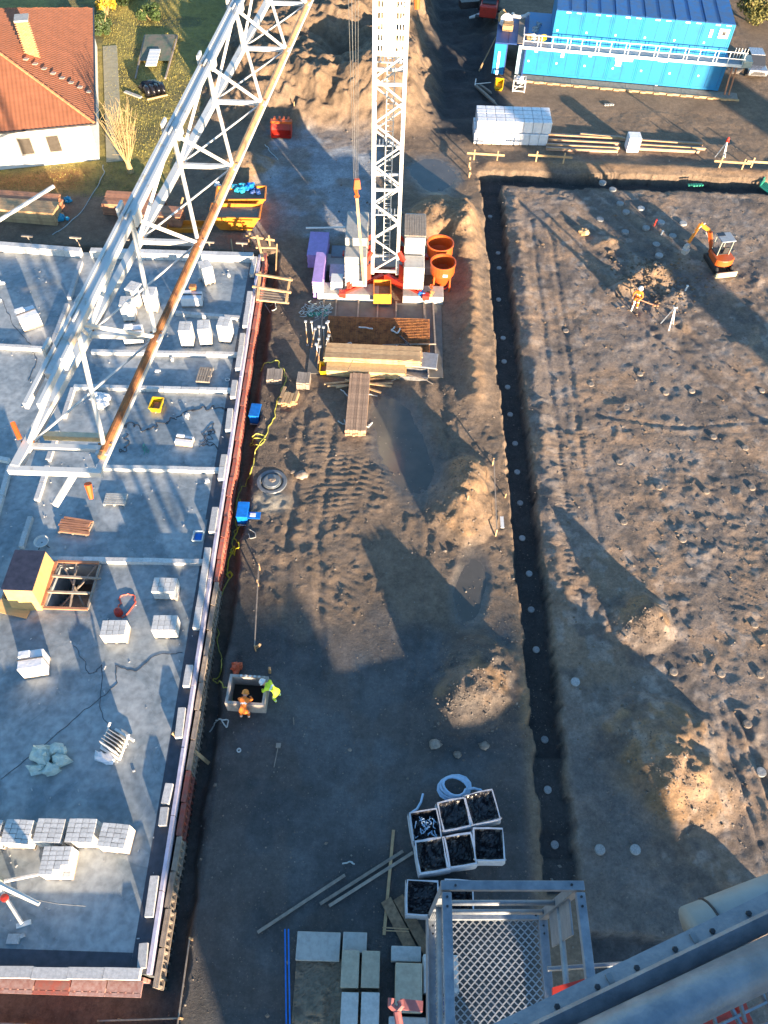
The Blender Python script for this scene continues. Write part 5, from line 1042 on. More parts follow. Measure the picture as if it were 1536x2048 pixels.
# ------------------------------------------------------------------ bulk bags, hose coil
def bag_open(px, py, rz, label, hh=.95, s=1.0, fold=0, waste=False, w_=1.15, d_=1.15):
    p = G(px, py, hh); t = thing('bulk_bag', label, 'bulk bag', (p.x, p.y, hz(p.x, p.y)), rz, 'bulk bags lined with black foil'); rnd = random.Random(int(px)); W, D = w_*s/2, d_*s/2
    mb = MB()
    prof = [(1.0, 0), (1.04, .25), (1.05, .55), (1.02, .8), (1.0, hh)]
    def ring(k, z, ins=0): 
        o_ = []
        for (sx_, sy_) in ((-1, -1), (0, -1.02), (1, -1), (1.02, 0), (1, 1), (0, 1.02), (-1, 1), (-1.02, 0)): o_.append((sx_*(W*k-ins)+rnd.uniform(-.02, .02), sy_*(D*k-ins)+rnd.uniform(-.02, .02), z))
        return o_
    rings = [ring(k, z) for k, z in prof]+[ring(1.0, hh-.0, .05)]
    vs = [v for r_ in rings for v in r_]; fs = [(i*8+k, i*8+(k+1) % 8, i*8+8+(k+1) % 8, i*8+8+k) for i in range(len(rings)-1) for k in range(8)]
    mb.add(vs, fs); mb.build('fabric_sides', mat('bag_fabric', (.5, .5, .53), .7, var=.15, bump=.4, bscale=12), t)
    mb = MB(); n_ = 19; g_ = []; fa, fb, fc = rnd.uniform(0, 3), rnd.uniform(2, 5), rnd.uniform(0, 6)
    for i in range(n_):
        for j in range(n_):
            u_, v_ = -1+2*i/(n_-1), -1+2*j/(n_-1); e_ = max(abs(u_), abs(v_)); z = hh-.02-(.45 if not fold else .32)*(1-e_**4)+(abs(math.sin(fb*(u_*math.cos(fa)+v_*math.sin(fa))+fc+1.5*math.sin(3*u_*v_+fa)))*.12+rnd.uniform(-.025, .025))*(1 if e_ < .98 else .1)
            g_.append((u_*(W-.045), v_*(D-.045), z))
    mb.add(g_, [(i*n_+j, (i+1)*n_+j, (i+1)*n_+j+1, i*n_+j+1) for i in range(n_-1) for j in range(n_-1)]); mb.build('black_liner', BLACKP, t)
    for sx_, sy_ in ((-1, -1), (1, -1), (1, 1), (-1, 1)): MB().tube([(sx_*W, sy_*D*.75, hh-.2), (sx_*(W+.03), sy_*D*.95, hh+.03), (sx_*W*.75, sy_*D, hh-.2)], .02, 5).build('loop_strap', BLACKP if sy_ > 0 else mat('strap_grey', (.3, .3, .32)), t)
    if waste:
        mb = MB()
        for k in range(26):
            a = Vector((rnd.uniform(-.4, .4)*s, rnd.uniform(-.4, .3)*s, hh-.12)); mb.tube([a, a+Vector((rnd.uniform(-.12, .12), rnd.uniform(-.12, .12), .05)), a+Vector((rnd.uniform(-.2, .2), rnd.uniform(-.2, .2), 0))], .018, 4)
        mb.build('pipe_offcuts', HOSEB, t)
    return t
bag_open(851, 1650, R(10), 'bulk bag holding blue pipe offcuts', waste=True); bag_open(908, 1628, R(12), 'black-lined bulk bag in the middle of the far row', fold=1); bag_open(965, 1614, R(14), 'black-lined bulk bag at the right of the far row', fold=1, s=1.05)
bag_open(865, 1710, R(10), 'black-lined bulk bag with a shiny folded liner, left of the middle row', fold=1, s=1.05); bag_open(919, 1700, R(10), 'black-lined bulk bag in the centre of the middle row', s=1.02); bag_open(978, 1688, R(1), 'black-lined bulk bag at the right of the middle row', s=1.05)
bag_open(845, 1795, R(-1), 'black-lined bulk bag left of the steel cage', s=1.05); bag_open(918, 1790, R(-1), 'black-lined bulk bag half hidden behind the steel cage bars', s=.95)
mb = MB(); pts = []
for k in range(60):
    a = k*.42; r_ = .66-.004*k+.05*math.sin(k*.9); pts.append((r_*math.cos(a)*1.05, r_*math.sin(a)*.85, .08+.016*k*.35+.03*math.sin(k)))
pts += [(.5, -.1, .3), (.8, .0, .2), (1.1, -.05, .15), (1.25, -.3, .1), (1.1, -.45, .1)]
mb.tube(pts, .055, 8); o = solo(mb, 'hose_coil', HOSEB, 'coil of thick pale blue hose behind the bulk bags', 'hose'); o.location = on(908, 1578, .1)
mb = MB(); mb.tube([on(817, 1630, .5)+Vector((0, 0, .06)), on(834, 1618, .4), on(842, 1604, .2), on(846, 1588, .06)], .05, 8); solo(mb, 'hose_piece', HOSEB, 'short curved piece of pale blue hose at the bag corner', 'hose')
# ------------------------------------------------------------------ skips, timber and sand at the far end of the slab
def skip(loc, rz, label, load):
    t = thing('skip', label, 'skip', loc, rz); mb = MB(); prof = [(-1.75, 1.1), (-1.1, .15), (1.1, .15), (1.75, 1.1)]
    for s_ in (-1, 1):
        a = [(x, s_*.82, z) for x, z in prof]; b_ = [(x, s_*.76, z) for x, z in prof]; mb.add(a+b_, [(0, 1, 2, 3), (7, 6, 5, 4), (0, 3, 7, 4)])
    mb.build('side_wall', ORANGEY, t); mb = MB()
    for (x0, z0), (x1, z1) in zip(prof[:-1], prof[1:]): mb.add([(x0, -.82, z0), (x0, .82, z0), (x1, .82, z1), (x1, -.82, z1)], [(0, 1, 2, 3)])
    mb.build('bottom', ORANGEY, t)
    for s_ in (-1, 1): MB().beam((-1.78, s_*.82, 1.12), (1.78, s_*.82, 1.12), .10, .1).build('rim', ORANGEY, t); MB().beam((s_*1.75, -.82, 1.12), (s_*1.75, .82, 1.12), .10, .1).build('rim', ORANGEY, t)
    for x in (-.5, .5): MB().beam((x, -.86, .2), (x, -.86, 1.1), .08, .06).build('rib', ORANGEY, t)
    if load == 'sand': MB().add([(-1.65, -.74, .98), (1.65, -.74, .98), (1.65, .74, 1.02), (-1.65, .74, .9)], [(0, 1, 2, 3)]).build('sand_fill', mat('skip_fill', (.20, .16, .12), .9, bump=.5), t)
    return t
skip((-11.1, 48.2, 0), R(1), 'orange skip filled with dark earth, nearer of two', 'sand'); skip((-11.0, 50.4, 0), R(4), 'orange skip loaded with blue tarpaulin, farther of two', 'sand')
for i, (x, y, s_) in enumerate(((-11.3, 50.9, .55), (-10.4, 51.0, .6), (-10.0, 50.7, .4))): o = crumple('blue_tarp', ['pale blue bundle in the farther skip, left', 'large blue bundle in the farther skip, middle', 'dark blue bundle in the farther skip, right'][i], 'tarpaulin', 480, 380, s_, [CYAN, BLUEB, BLUED][i], seed=50+i); o.location = (x, y, 1.0)
crumple('foam_scrap', 'white foam scrap behind the brown boom rail in the skip', 'foam', 436, 372, .35, WHITE, z=.9, seed=60)
open_box('flat_skip', 'low orange tray partly hidden by the crane boom', 'skip', (-14.6, 47.6, 0), R(2), 2.6, 1.0, .35, ORANGEY)
plank_pack('board_stack', 'large stack of reddish shuttering boards behind the boom, upper one', 'timber stack', (-18.6, 49.6, 0), R(-3), 4.2, 4, 9, .42, .1, TIMR, .05, 'board')
plank_pack('board_stack', 'stack of reddish boards in front of the larger stack', 'timber stack', (-17.1, 48.3, 0), R(-3), 4.4, 3, 9, .42, .1, TIMR, .04, 'board')
plank_pack('beam_stack', 'long stack of pale yellow beams at the left edge beyond the slab', 'timber stack', (-26.4, 48.3, 0), R(-4), 5.4, 5, 7, .28, .14, TIMBER, .03, 'beam')
plank_pack('beam_stack', 'grey timber lying on the back of the pale beam stack', 'timber stack', (-27.0, 49.6, 0), R(-4), 6.2, 3, 7, .3, .13, TIMR, .04, 'beam')
crumple('blue_bag', 'blue bag at the end of the pale beam stack', 'bag', 128, 438, .5, CYAN, z=.0, seed=71); crumple('blue_bag', 'small blue bag behind the pale beam stack', 'bag', 138, 402, .4, CYAN, z=.0, seed=72)
for i, (a, b_, c_, d_) in enumerate(((357, 425, 366, 395), (300, 470, 310, 440), (467, 512, 462, 478), (500, 492, 497, 480))):
    p, q = on(a, b_), G(c_, d_, .8); mb = MB(); mb.beam(p, q, .09); solo(mb, 'leaning_post', TIMBER, ['short post standing between board stack and flat skip', 'short post before the reddish board stack', 'bent post at the far slab edge', 'small peg post at the far slab edge'][i], 'post')
cable([(205, 330), (210, 345), (190, 385), (160, 430), (120, 462), (105, 470)], 0, .03, ROPEW, 'pale_hose', 'pale hose winding from the house corner to the slab', 'hose', .1, 77, 3, True)
cable([(555, 320), (540, 300), (530, 290)], 0, .03, ROPEW, 'pale_hose', 'pale streak of hose on the dark ground beyond the slab', 'hose', .1, 78, 3, True)
g_ = thing('grab_bucket', 'orange digger bucket with teeth lying at the foot of the embankment', 'digger bucket', (-9.2, 60.4, hz(-9.2, 60.4)), R(0))
mb = MB(); prof = [(.5, 1.0), (.65, .6), (.5, .15), (0, 0), (-.6, .1)]
for (x0, z0), (x1, z1) in zip(prof[:-1], prof[1:]): mb.add([(-.8, x0, z0), (.8, x0, z0), (.8, x1, z1), (-.8, x1, z1)], [(0, 1, 2, 3)])
for s_ in (-.8, .8): mb.add([(s_, x, z) for x, z in prof]+[(s_, -.4, .9)], [tuple(range(6))])
mb.build('shell', REDP, g_); MB().box((0, .25, 1.0), (1.7, .4, .2)).build('top_beam', ORANGE, g_)
for k in range(4): MB().box((-.55+k*.37, .55, 1.1), (.14, .4, .12)).build('tooth', ORANGE, g_)
# ------------------------------------------------------------------ site cabins
CB = (11.0, 71.8, 0); CRZ = R(-6.7)
cab = thing('site_cabins', 'two-storey block of bright blue site cabins with a railed walkway', 'site cabins', CB, CRZ)
def cabin(i, lvl, x0):
    z0 = .15+lvl*2.62; mb = MB(); mb.bb(x0+.02, x0+2.42, 0, 6.06, z0, z0+2.58); b_ = mb.build('cabin', BLUE, cab, bevel=.03)
    for x in (x0+.06, x0+2.38): 
        m2 = MB(); m2.bb(x-.05, x+.05, -.035, -.0, z0, z0+2.58); m2.build('corner_post', BLUE, b_)
    m2 = MB(); m2.bb(x0+.05, x0+2.39, -.03, -.002, z0, z0+.18); m2.build('bottom_rail', BLUE, b_); m2 = MB(); m2.bb(x0+.05, x0+2.39, -.03, -.002, z0+2.42, z0+2.58); m2.build('top_rail', BLUE, b_)
    m2 = MB(); m2.bb(x0+.85, x0+1.22, -.05, -.036, z0+2.44, z0+2.54); m2.bb(x0+1.7, x0+2.1, -.05, -.036, z0+2.46, z0+2.52); m2.build('vent_plate', WHITE, b_)
    m2 = MB(); m2.bb(x0+1.15, x0+1.17, -.012, -.001, z0+.2, z0+2.4); m2.bb(x0+2.15, x0+2.17, -.012, -.001, z0+.2, z0+2.4); m2.build('door_seam', BLUED, b_)
    m2 = MB(); m2.bb(x0+.3, x0+.44, -.02, -.001, z0+1.0, z0+1.14); m2.build('door_handle', WHITE, b_)
    if lvl == 1:
        m2 = MB()
        for k in range(2): m2.bb(x0+.05+k*1.2, x0+.10+k*1.2, .05, 6.0, z0+2.58, z0+2.66)
        m2.bb(x0+.02, x0+2.42, .02, 6.04, z0+2.581, z0+2.60); m2.build('roof_sheet', BLUER, b_)
for i in range(7): cabin(i, 0, i*2.44+.0)
for i in range(6): cabin(i, 1, 2.0+i*2.44)
def cpl(x0, x1, z0, z1, m=WHITE, name='notice'): MB().bb(x0, x1, -.06, -.037, z0, z1).build(name, m, cab)
for x, z in ((.75, 2.0), (3.05, 2.1), (3.05, 1.75), (5.4, 2.0)): cpl(x, x+.28, z, z+.3)
cpl(7.7, 9.2, 1.9, 2.3); cpl(7.8, 8.3, 1.45, 1.9); cpl(11.3, 12.1, 2.1, 2.75); MB().bb(11.55, 11.85, -.075, -.061, 2.3, 2.55).build('notice_window', STEELD, cab)
cpl(15.5, 16.3, 4.3, 5.0); MB().bb(15.78, 16.05, -.075, -.061, 4.52, 4.8).build('notice_window', STEELD, cab); cpl(14.75, 15.0, 4.3, 4.9)
MB().box((-.35, 1.0, 1.3), (.6, 2.2, 2.4)).build('wrapped_panel', mat('clear_foil', (.30, .45, .55), .3, bump=.6, bscale=5), cab)
walk = thing('walkway', 'galvanised walkway with white handrail along the upper cabins', 'walkway', CB, CRZ)
for k in range(15): MB().bb(-.3+k*1.22, -.3+k*1.22+1.2, -1.05, -.08, 2.72, 2.78).build('deck_plate', mat('walk_grey', (.30, .31, .34), .6), walk)
MB().bb(-.4, 18.1, -1.12, -1.06, 2.62, 2.84).build('edge_beam', WHITE, walk)
for z in (3.25, 3.75): MB().tube([(-.4, -1.09, z), (18.1, -1.09, z)], .035, 6).build('rail', WHITE, walk)
for k in range(16): x = -.35+k*1.22; MB().tube([(x, -1.09, 2.7), (x, -1.09, 3.78)], .035, 6).build('rail_post', WHITE, walk)
for k in range(7): x = .9+k*2.44+.25; MB().tube([(x, -1.09, 2.7), (x, -1.09, 3.78)], .03, 6).build('rail_post', WHITE, walk)
MB().tube([(-.4, -1.09, 3.75), (-.4, .3, 3.75)], .035).build('rail', WHITE, walk)
for k in range(5): MB().tube([(17.3+k*.25, -.1, 2.75), (17.3+k*.25, -.1, 3.7)], .03, 5).build('gate_bar', WHITE, walk)
MB().box((18.35, -.6, 2.95), (.7, 1.3, .5)).build('stair_head', GREYGREEN, walk)
for k in range(12): MB().box((18.6+k*.02, .5+k*.28, 2.6-k*.22), (.9, .27, .04)).build('stair_tread', TIMG, walk)
for x in (17.4, 17.75): MB().beam((x, -.5, 2.6), (x+.2, -.5, 0), .12).build('support_strut', TIMR, walk)
dk = thing('timber_apron', 'long plank apron on the ground in front of the cabins', 'timber deck', CB, CRZ)
for k in range(8): MB().bb(-.5+k*2.4, -.5+k*2.4+2.38, -1.15, -.06, .02, .10).build('deck_board', TIMG, dk)
for k in range(8): MB().bb(-.4+k*2.4, 1.95+k*2.4, -1.30, -1.16, .0, .14).build('kerb_plank', TIMBER, dk)
for k in range(16): MB().box((.2+k*1.15, -1.38, .08), (.45, .12, .12)).build('bearer_block', TIMBER, dk)
o = boxthing('white_jug', 'small white canister standing at the cabin front', 'canister', 1311, 172, .25, .25, .6, WHITE, rz=.3)
# dark annex with things on its roof
an = thing('store_container', 'dark blue storage container left of the cabins, its door end open', 'container', tuple(G(985, 150, 0)), CRZ)
MB().bb(-.1, 1.0, 0, 5.5, .1, 2.7).build('box_shell', BLUED, an, bevel=.03); MB().bb(1.0, 2.6, .0, 5.5, 2.62, 2.72).build('roof_sheet', BLUED, an)
MB().bb(-.1, .9, -.03, -.001, .15, 2.6).build('door_leaf', BLUE, an); MB().bb(.25, .45, -.10, -.04, .1, 2.0).build('post_wrap', WHITE, an)
MB().bb(2.5, 2.62, 0, 5.5, .1, 2.6).build('side_wall', BLUED, an)
def rooft(kind, label, cat, x, y, z, fn):
    q = rot2((x, y, 0), CRZ)+an.location; t = thing(kind, label, cat, (q.x, q.y, z), CRZ); fn(t); return t
rooft('cardboard_box', 'open cardboard box on the dark container roof', 'box', .8, 2.6, 2.72, lambda t: (MB().box((0, 0, .3), (.9, .7, .6)).build('carton', CARDB, t), MB().box((0, -.45, .5), (.8, .3, .03)).build('flap', CARDB, t)))
rooft('white_sack', 'bulging white sack leaning on the cardboard box', 'sack', .6, 3.3, 2.72, lambda t: MB().blob((0, 0, .45), (.6, .5, .55), 4, 10, 6, .2).build('sack', WRAP, t))
rooft('grey_sack', 'brown grey sack at the far left of the dark container roof', 'sack', .2, 4.3, 2.72, lambda t: MB().blob((0, 0, .35), (.45, .6, .45), 7, 10, 6, .3).build('sack', CARDB, t))
rooft('curved_pipe', 'pale curved duct lying on the container roof', 'duct', 1.7, 4.7, 2.72, lambda t: MB().tube([(-.6, .3, .3), (-.5, -.2, .35), (0, -.35, .35), (.5, 0, .35), (.8, .5, .35)], .16, 8).build('duct', CRANEW, t))
rooft('wrapped_roll', 'grey plastic-wrapped heap between container and cabins', 'heap', 3.2, 3.2, 1.9, lambda t: [MB().blob((.1*k, -.6+.5*k, .5), (.4, .5, .5), 20+k, 9, 6, .35).build('roll', mat('grey_foil', (.28, .33, .36), .4, bump=.6, bscale=6), t) for k in range(4)])
rooft('sack_pile', 'cream sacks behind the walkway handrail', 'sacks', 3.2, .9, 2.72, lambda t: [MB().blob((-.5+.4*k, .1*(k % 2), .25), (.35, .3, .25), 30+k, 8, 5, .25).build('sack', [CARDB, CRANEW, TIMG, YEL][k], t) for k in range(4)])
MB().box((2.0, 2.5, 2.75), (.5, 5, .05)).build('roof_plank', TIMG, an)
wc = thing('white_crate', 'white metal stillage beside the yellow tub before the cabins', 'crate', tuple(G(1037, 180, 0)), CRZ)
for a in (-.5, .5):
    for b_ in (-.4, .4): MB().beam((a, b_, 0), (a, b_, 1.0), .08).build('post', CRANEW, wc)
for z in (.1, .95):
    for s_ in (-.4, .4): MB().beam((-.5, s_, z), (.5, s_, z), .08).build('rail', CRANEW, wc)
    for s_ in (-.5, .5): MB().beam((s_, -.4, z), (s_, .4, z), .08).build('rail', CRANEW, wc)
MB().beam((-.5, -.4, .1), (.5, -.4, .95), .05).build('cross_brace', CRANEW, wc); MB().blob((0, .1, .8), (.4, .3, .3), 5, 8, 5, .3).build('contents', WRAP, wc)
mb = MB(); mb.beam(G(958, 142, .0), G(992, 75, 1.6), .1); solo(mb, 'leaning_pole', TIMBER, 'pale pole leaning against the dark container', 'pole')
mb = MB(); mb.beam(G(950, 168, .3), G(982, 165, .3), .05); mb.beam(G(952, 158, .3), G(950, 170, .3), .08); solo(mb, 'pipe_clamp', CRANEW, 'thin pale bar left of the yellow tub', 'bar')
mb = MB(); mb.beam(on(952, 172, .1), on(1020, 232, .1), .25, .15); mb.beam(on(960, 170, .1), on(1050, 235, .1), .2, .15); solo(mb, 'ground_rails', TIMG, 'pair of brown timbers on the ground before the white block stack', 'timber')
# red vehicle and darkness beyond
rv = thing('red_machine', 'dark red machine with a grey hood in shade beyond the container', 'machine', tuple(G(975, 40, 0)), R(-10))
MB().box((0, 0, 1.0), (1.6, 1.8, 1.0)).build('body', REDP, rv, bevel=.1); MB().box((-.1, 1.6, 1.3), (1.9, 1.6, 1.6)).build('hood', STEELD, rv, bevel=.1); MB().box((0, .2, 1.55), (1.3, 1.2, .12)).build('lid', STEELD, rv)
for a in (-.8, .8):
    for b_ in (-.5, 1.5): MB().lathe((a, b_, .4), [(0, -.1), (.4, -.1), (.4, .1), (0, .1)], 14).build('wheel', RUBBER, rv)
mb = MB(); mb.tube([(0, 0, .2), (1.4, .2, .5), (2.2, .9, .7)], .2, 8, radii=[.1, .25, .15]); o = solo(mb, 'curved_sheet', CRANEW, 'pale curved sheet lying left of the red machine', 'sheet'); o.location = G(938, 40, 0)
mb = MB(); mb.beam(G(920, 8, .6), G(985, 3, .6), .9, .6); solo(mb, 'dark_beam', STEELD, 'dark beam across the top edge behind the red machine', 'beam')
# silver car at the right edge
car = thing('parked_car', 'silver car parked beyond the right end of the cabins', 'car', tuple(G(1503, 140, 0)), R(-3)); car.location.z = 0
mb = MB(); pr = [(-.85, .3), (-.88, .7), (-.85, .85), (.85, .85), (.88, .7), (.85, .3)]
mb.bb(-.86, .86, -1.9, 2.1, .3, .8); mb.build('body', mat('silver_car', (.42, .42, .44), .25, metal=.6), car, bevel=.12)
mb = MB(); mb.add([(-.75, -.9, .8), (.75, -.9, .8), (.75, 1.7, .8), (-.75, 1.7, .8), (-.62, -.3, 1.4), (.62, -.3, 1.4), (.62, 1.1, 1.4), (-.62, 1.1, 1.4)], [(0, 1, 5, 4), (1, 2, 6, 5), (2, 3, 7, 6), (3, 0, 4, 7)]); mb.build('windows', GLASS, car)
MB().bb(-.62, .62, -.3, 1.1, 1.4, 1.44).build('roof', mat('silver_car'  , (.42, .42, .44)), car, bevel=.02); MB().bb(-.6, .6, -1.95, -1.9, .45, .7).build('front_grille', STEELD, car)
for a in (-.84, .84):
    for b_ in (-1.2, 1.3): MB().tube([(a-.1, b_, .33), (a+.1, b_, .33)], .33, 14).build('wheel', RUBBER, car)
for a in (-.65, .65): MB().box((a, -1.92, .66), (.3, .06, .14)).build('headlight', WHITE, car)
# white block stack and boards behind the cross trench
for tier, (n_, z, py, y0) in enumerate(((8, 0.06, 290, 0), (8, 0.06, 290, 1), (8, .96, 0, 0), (8, .96, 0, 1))):
    for k in range(8):
        x = 6.55+k*.735+(0.15 if z > .5 else .0); y = 60.6+y0*1.25+(.15 if z > .5 else 0)-(x-6.5)*.0
        t = thing('block_pack', 'white block pack in the long stack, %s tier, %s row, %s from the left' % ('lower' if z < .5 else 'upper', 'front' if not y0 else 'back', ORD[k]), 'block pack', (x, y, z), 0, 'white packs in the two-tier stack')
        MB().bb(-.355, .355, -.58, .58, 0, .86).build('pack', WRAP, t, bevel=.03)
        if z < .5: MB().bb(-.33, .33, -.55, .55, -.06, -.004).build('bearer', TIMG, t)
        MB().bb(-.362, .362, -.05, .02, 0, .867).build('strap', mat('strap_grey', (.3, .3, .32)), t)
t = thing('block_pack', 'single white block pack standing in the middle of the long boards', 'block pack', tuple(G(1262, 300, 0))); MB().bb(-.48, .48, -.45, .55, .05, 1.2).build('pack', WRAP, t, bevel=.03); MB().bb(-.45, .45, -.4, .5, 0, .05).build('bearer', TIMG, t)
for i, (a, b_, c_, d_) in enumerate(((1092, 269, 1250, 278), (1092, 279, 1240, 287), (1092, 289, 1238, 296), (1092, 297, 1235, 302), (1275, 280, 1405, 289), (1275, 289, 1410, 297), (1278, 297, 1398, 303), (1160, 268, 1245, 276))):
    p, q = G(a, b_, .15), G(c_, d_, .15); t = thing('long_board', ['farthest long board right of the white stack', 'second long board right of the white stack', 'third long board right of the white stack', 'nearest long board right of the white stack', 'farthest long board right of the single pack', 'middle long board right of the single pack', 'nearest long board right of the single pack', 'short board lying behind the left boards'][i], 'board', tuple((p+q)/2))
    MB((p+q)/2).beam(p, q, .30, .16).build('plank', mat('pink_board', (.42, .26, .19), .6), t); MB((p+q)/2).beam(p+Vector((0, -.16, .1)), q+Vector((0, -.16, .1)), .05, .08).build('edge_lath', TIMBER, t)
for i, (a, b_) in enumerate(((1220, 211), (1398, 372), (1388, 372))):
    p = on(a, b_); mb = MB(); [mb.box((-.4+k*.2, .03*k, .05), (.16, .25, .1), .2*k) for k in range(4)]; o = solo(mb, 'green_tape' if i else 'brick_row', GREEN if i else CONC, ['row of pale bricks on the ground before the cabins', 'green plastic strip on the trench edge, right piece', 'green plastic strip on the trench edge, left piece'][i], 'strip' if i else 'bricks'); o.location = p
mb = MB(); [mb.tube([G(1530, 340+k*5, .1), G(1520, 352+k*5, -.1), G(1545, 380+k*3, -.2)], .06, 5) for k in range(5)]; solo(mb, 'green_net', GREEN, 'green net hanging over the trench end at the right edge', 'net')
# gravel path strip of loose clods (ground litter)
rnd = random.Random(8); mb = MB()
for k in range(900):
    if k % 2: c = Vector((rnd.uniform(8.7, 26), rnd.uniform(8, 52), 0))
    else: c = Vector((rnd.gauss(18, 1.6), rnd.gauss(43.5, 1.6), 0))
    s_ = rnd.uniform(.025, .085)*(1 if k % 2 else 1.5)*(2 if k % 29 == 0 else 1); c.z = hz(c.x, c.y)+s_*.1; mb.blob(c, (s_, s_*.8, s_*.55), k, 5, 3, .4)
o = mb.build('earth_clods', MUDM); tag(o, 'scattered clods of dried earth over the rough field', 'clods', None, 'stuff')
# ------------------------------------------------------------------ the house
HRZ = math.atan2(1.8, 7.1); house = thing('house', 'white house with a weathered orange tiled hip roof and brick chimney', 'house', (-22.8, 56.0, 0), HRZ)
HWALL = mat('white_render', (.66, .64, .60), .8, var=.08, scale=1.5); LW, DW, HE = 16.0, 19.0, 3.1
mb = MB(); mb.bb(-LW, 0, 0, DW, -.1, HE); mb.build('wall', HWALL, house)
TILE = mat('roof_tile', (.30, .11, .055), .8, var=.25, scale=1.2, second=(.22, .085, .04), mix=.46, sharp=.2)
ov = .45; pitch = math.tan(R(24)); cxx = (-LW)/2; 
def roof_side(axis):
    """tile courses with a wavy profile on one hip slope"""
    mb = MB(); tw, tl = .30, .36; half = LW/2+ov; vs = []; fs = []
    if axis == 'front': n_c = int((LW+2*ov)/tw*2)
    else: n_c = int((DW+2*ov)/tw*2)
    n_r = int(half/tl)
    for r_ in range(n_r):
        d0, d1 = r_*tl, (r_+1)*tl+.05
        for c_ in range(n_c):
            s0, s1 = c_*tw/2, (c_+1)*tw/2; L = (LW if axis == 'front' else DW)+2*ov
            if s1 < d0 or s0 > L-d0: continue
            k0, k1 = (0.035 if c_ % 2 else 0.0), (0.0 if c_ % 2 else 0.035)
            a0, a1 = max(s0, d0), min(s1, L-d0)
            if a1 <= a0: continue
            q = []
            for (s_, d_, k_, e_) in ((s0, d0, k0, .055), (s1, d0, k1, .055), (s1, d1, k1, .012), (s0, d1, k0, .012)):
                s_ = min(max(s_, d_), L-d_); z = HE-.10+d_*pitch+k_+e_
                q.append((-LW-ov+s_, -ov+d_, z) if axis == 'front' else (ov-d_, -ov+s_, z))
            n_ = len(vs); vs += q; fs.append((n_, n_+1, n_+2, n_+3))
    mb.add(vs, fs); o = mb.build('roof_tiles', TILE, house); o['kind'] = 'stuff'; return o
roof_side('front'); roof_side('side')
mb = MB(); zt = HE-.12+(LW/2+ov)*pitch; P4 = [(-LW-ov, -ov, HE-.12), (ov, -ov, HE-.12), (ov, DW+ov, HE-.12), (-LW-ov, DW+ov, HE-.12), (cxx, LW/2, zt), (cxx, DW-LW/2, zt)]
mb.add(P4, [(0, 1, 4), (1, 2, 5, 4), (2, 3, 5), (3, 0, 4, 5), (3, 2, 1, 0)]); mb.build('roof', mat('roof_boards', (.25, .12, .07), .8), house)
for k in range(26):
    a = Vector((ov, -ov, HE-.05)).lerp(Vector((cxx, LW/2, zt+.07)), k/26); b_ = Vector((ov, -ov, HE-.05)).lerp(Vector((cxx, LW/2, zt+.07)), (k+1.12)/26)
    MB().tube([a, b_], .1, 6, radii=[.12, .09]).build('hip_tile', mat('hip_tile', (.52, .20, .09), .75), house)
mb = MB(); mb.beam((-LW-ov, -ov-.05, HE-.1), (ov+.05, -ov-.05, HE-.1), .12, .12); mb.beam((ov+.05, -ov-.05, HE-.1), (ov+.05, DW+ov, HE-.1), .12, .12); mb.build('gutter', STEELD, house)
MB().tube([(-1.4, -ov, HE-.2), (-1.2, -.06, HE-.5), (-.6, -.06, .1)], .05, 6).build('downpipe', CRANEW, house)
for i, x in enumerate((-2.9, -4.9, -8.2)):
    wdw = MB().bb(x-.5, x+.5, -.04, .01, .95, 2.25).build('window', mat('window_frame_grey', (.26, .24, .20), .6), house); MB().bb(x-.42, x+.42, -.055, -.045, 1.02, 2.18).build('pane', GLASS if False else mat('pane_brown', (.07, .06, .05), .35), wdw); MB().bb(x-.56, x+.56, -.12, -.002, .86, .94).build('sill', WHITE, wdw)
chp = (-3.6, 7.4)
BRK = MB().box((0, 0, 0), (.235, .115, .068)).mesh('brick', mat('chimney_brick', (.46, .20, .09), .85, var=.3))
zc = HE+(chp[0]*-1+ov)*pitch-.4; ch_core = MB().box((chp[0], chp[1], zc+1.35), (.78, 1.0, 2.7)).build('chimney', mat('mortar', (.30, .19, .13), .9), house)
for k in range(34):
    z = zc+.05+k*.079
    for j in range(4): 
        for sy_ in (-1,):
            b_ = bpy.data.objects.new('brick', BRK); COL.objects.link(b_); b_.parent = ch_core; b_.location = (chp[0]-.33+j*.245-(k % 2)*.10+.03, chp[1]-.50, z)
MB().box((chp[0], chp[1], zc+2.75), (1.0, 1.2, .10)).build('chimney_cap', CONC, house)
for k in range(8):
    x = -3.9+k*.58; y = 5.6-k*.28; z = HE-.05+(ov-x)*pitch+.10
    st = MB().box((x, y, z+.1), (.34, .30, .05), R(-25)).build('roof_step', mat('roof_step', (.42, .33, .27), .7), house); MB().beam((x-.1, y, z-.1), (x-.1, y, z+.1), .05).build('step_bracket', STEELD, st)
pv_ = MB(); pv_.bb(.5, 1.75, -.5, DW, -.02, .05); o = pv_.build('house_path', mat('path_slabs', (.30, .28, .20), .85, scale=2)); o.location = house.location; o.rotation_euler = (0, 0, HRZ); o['kind'] = 'structure'
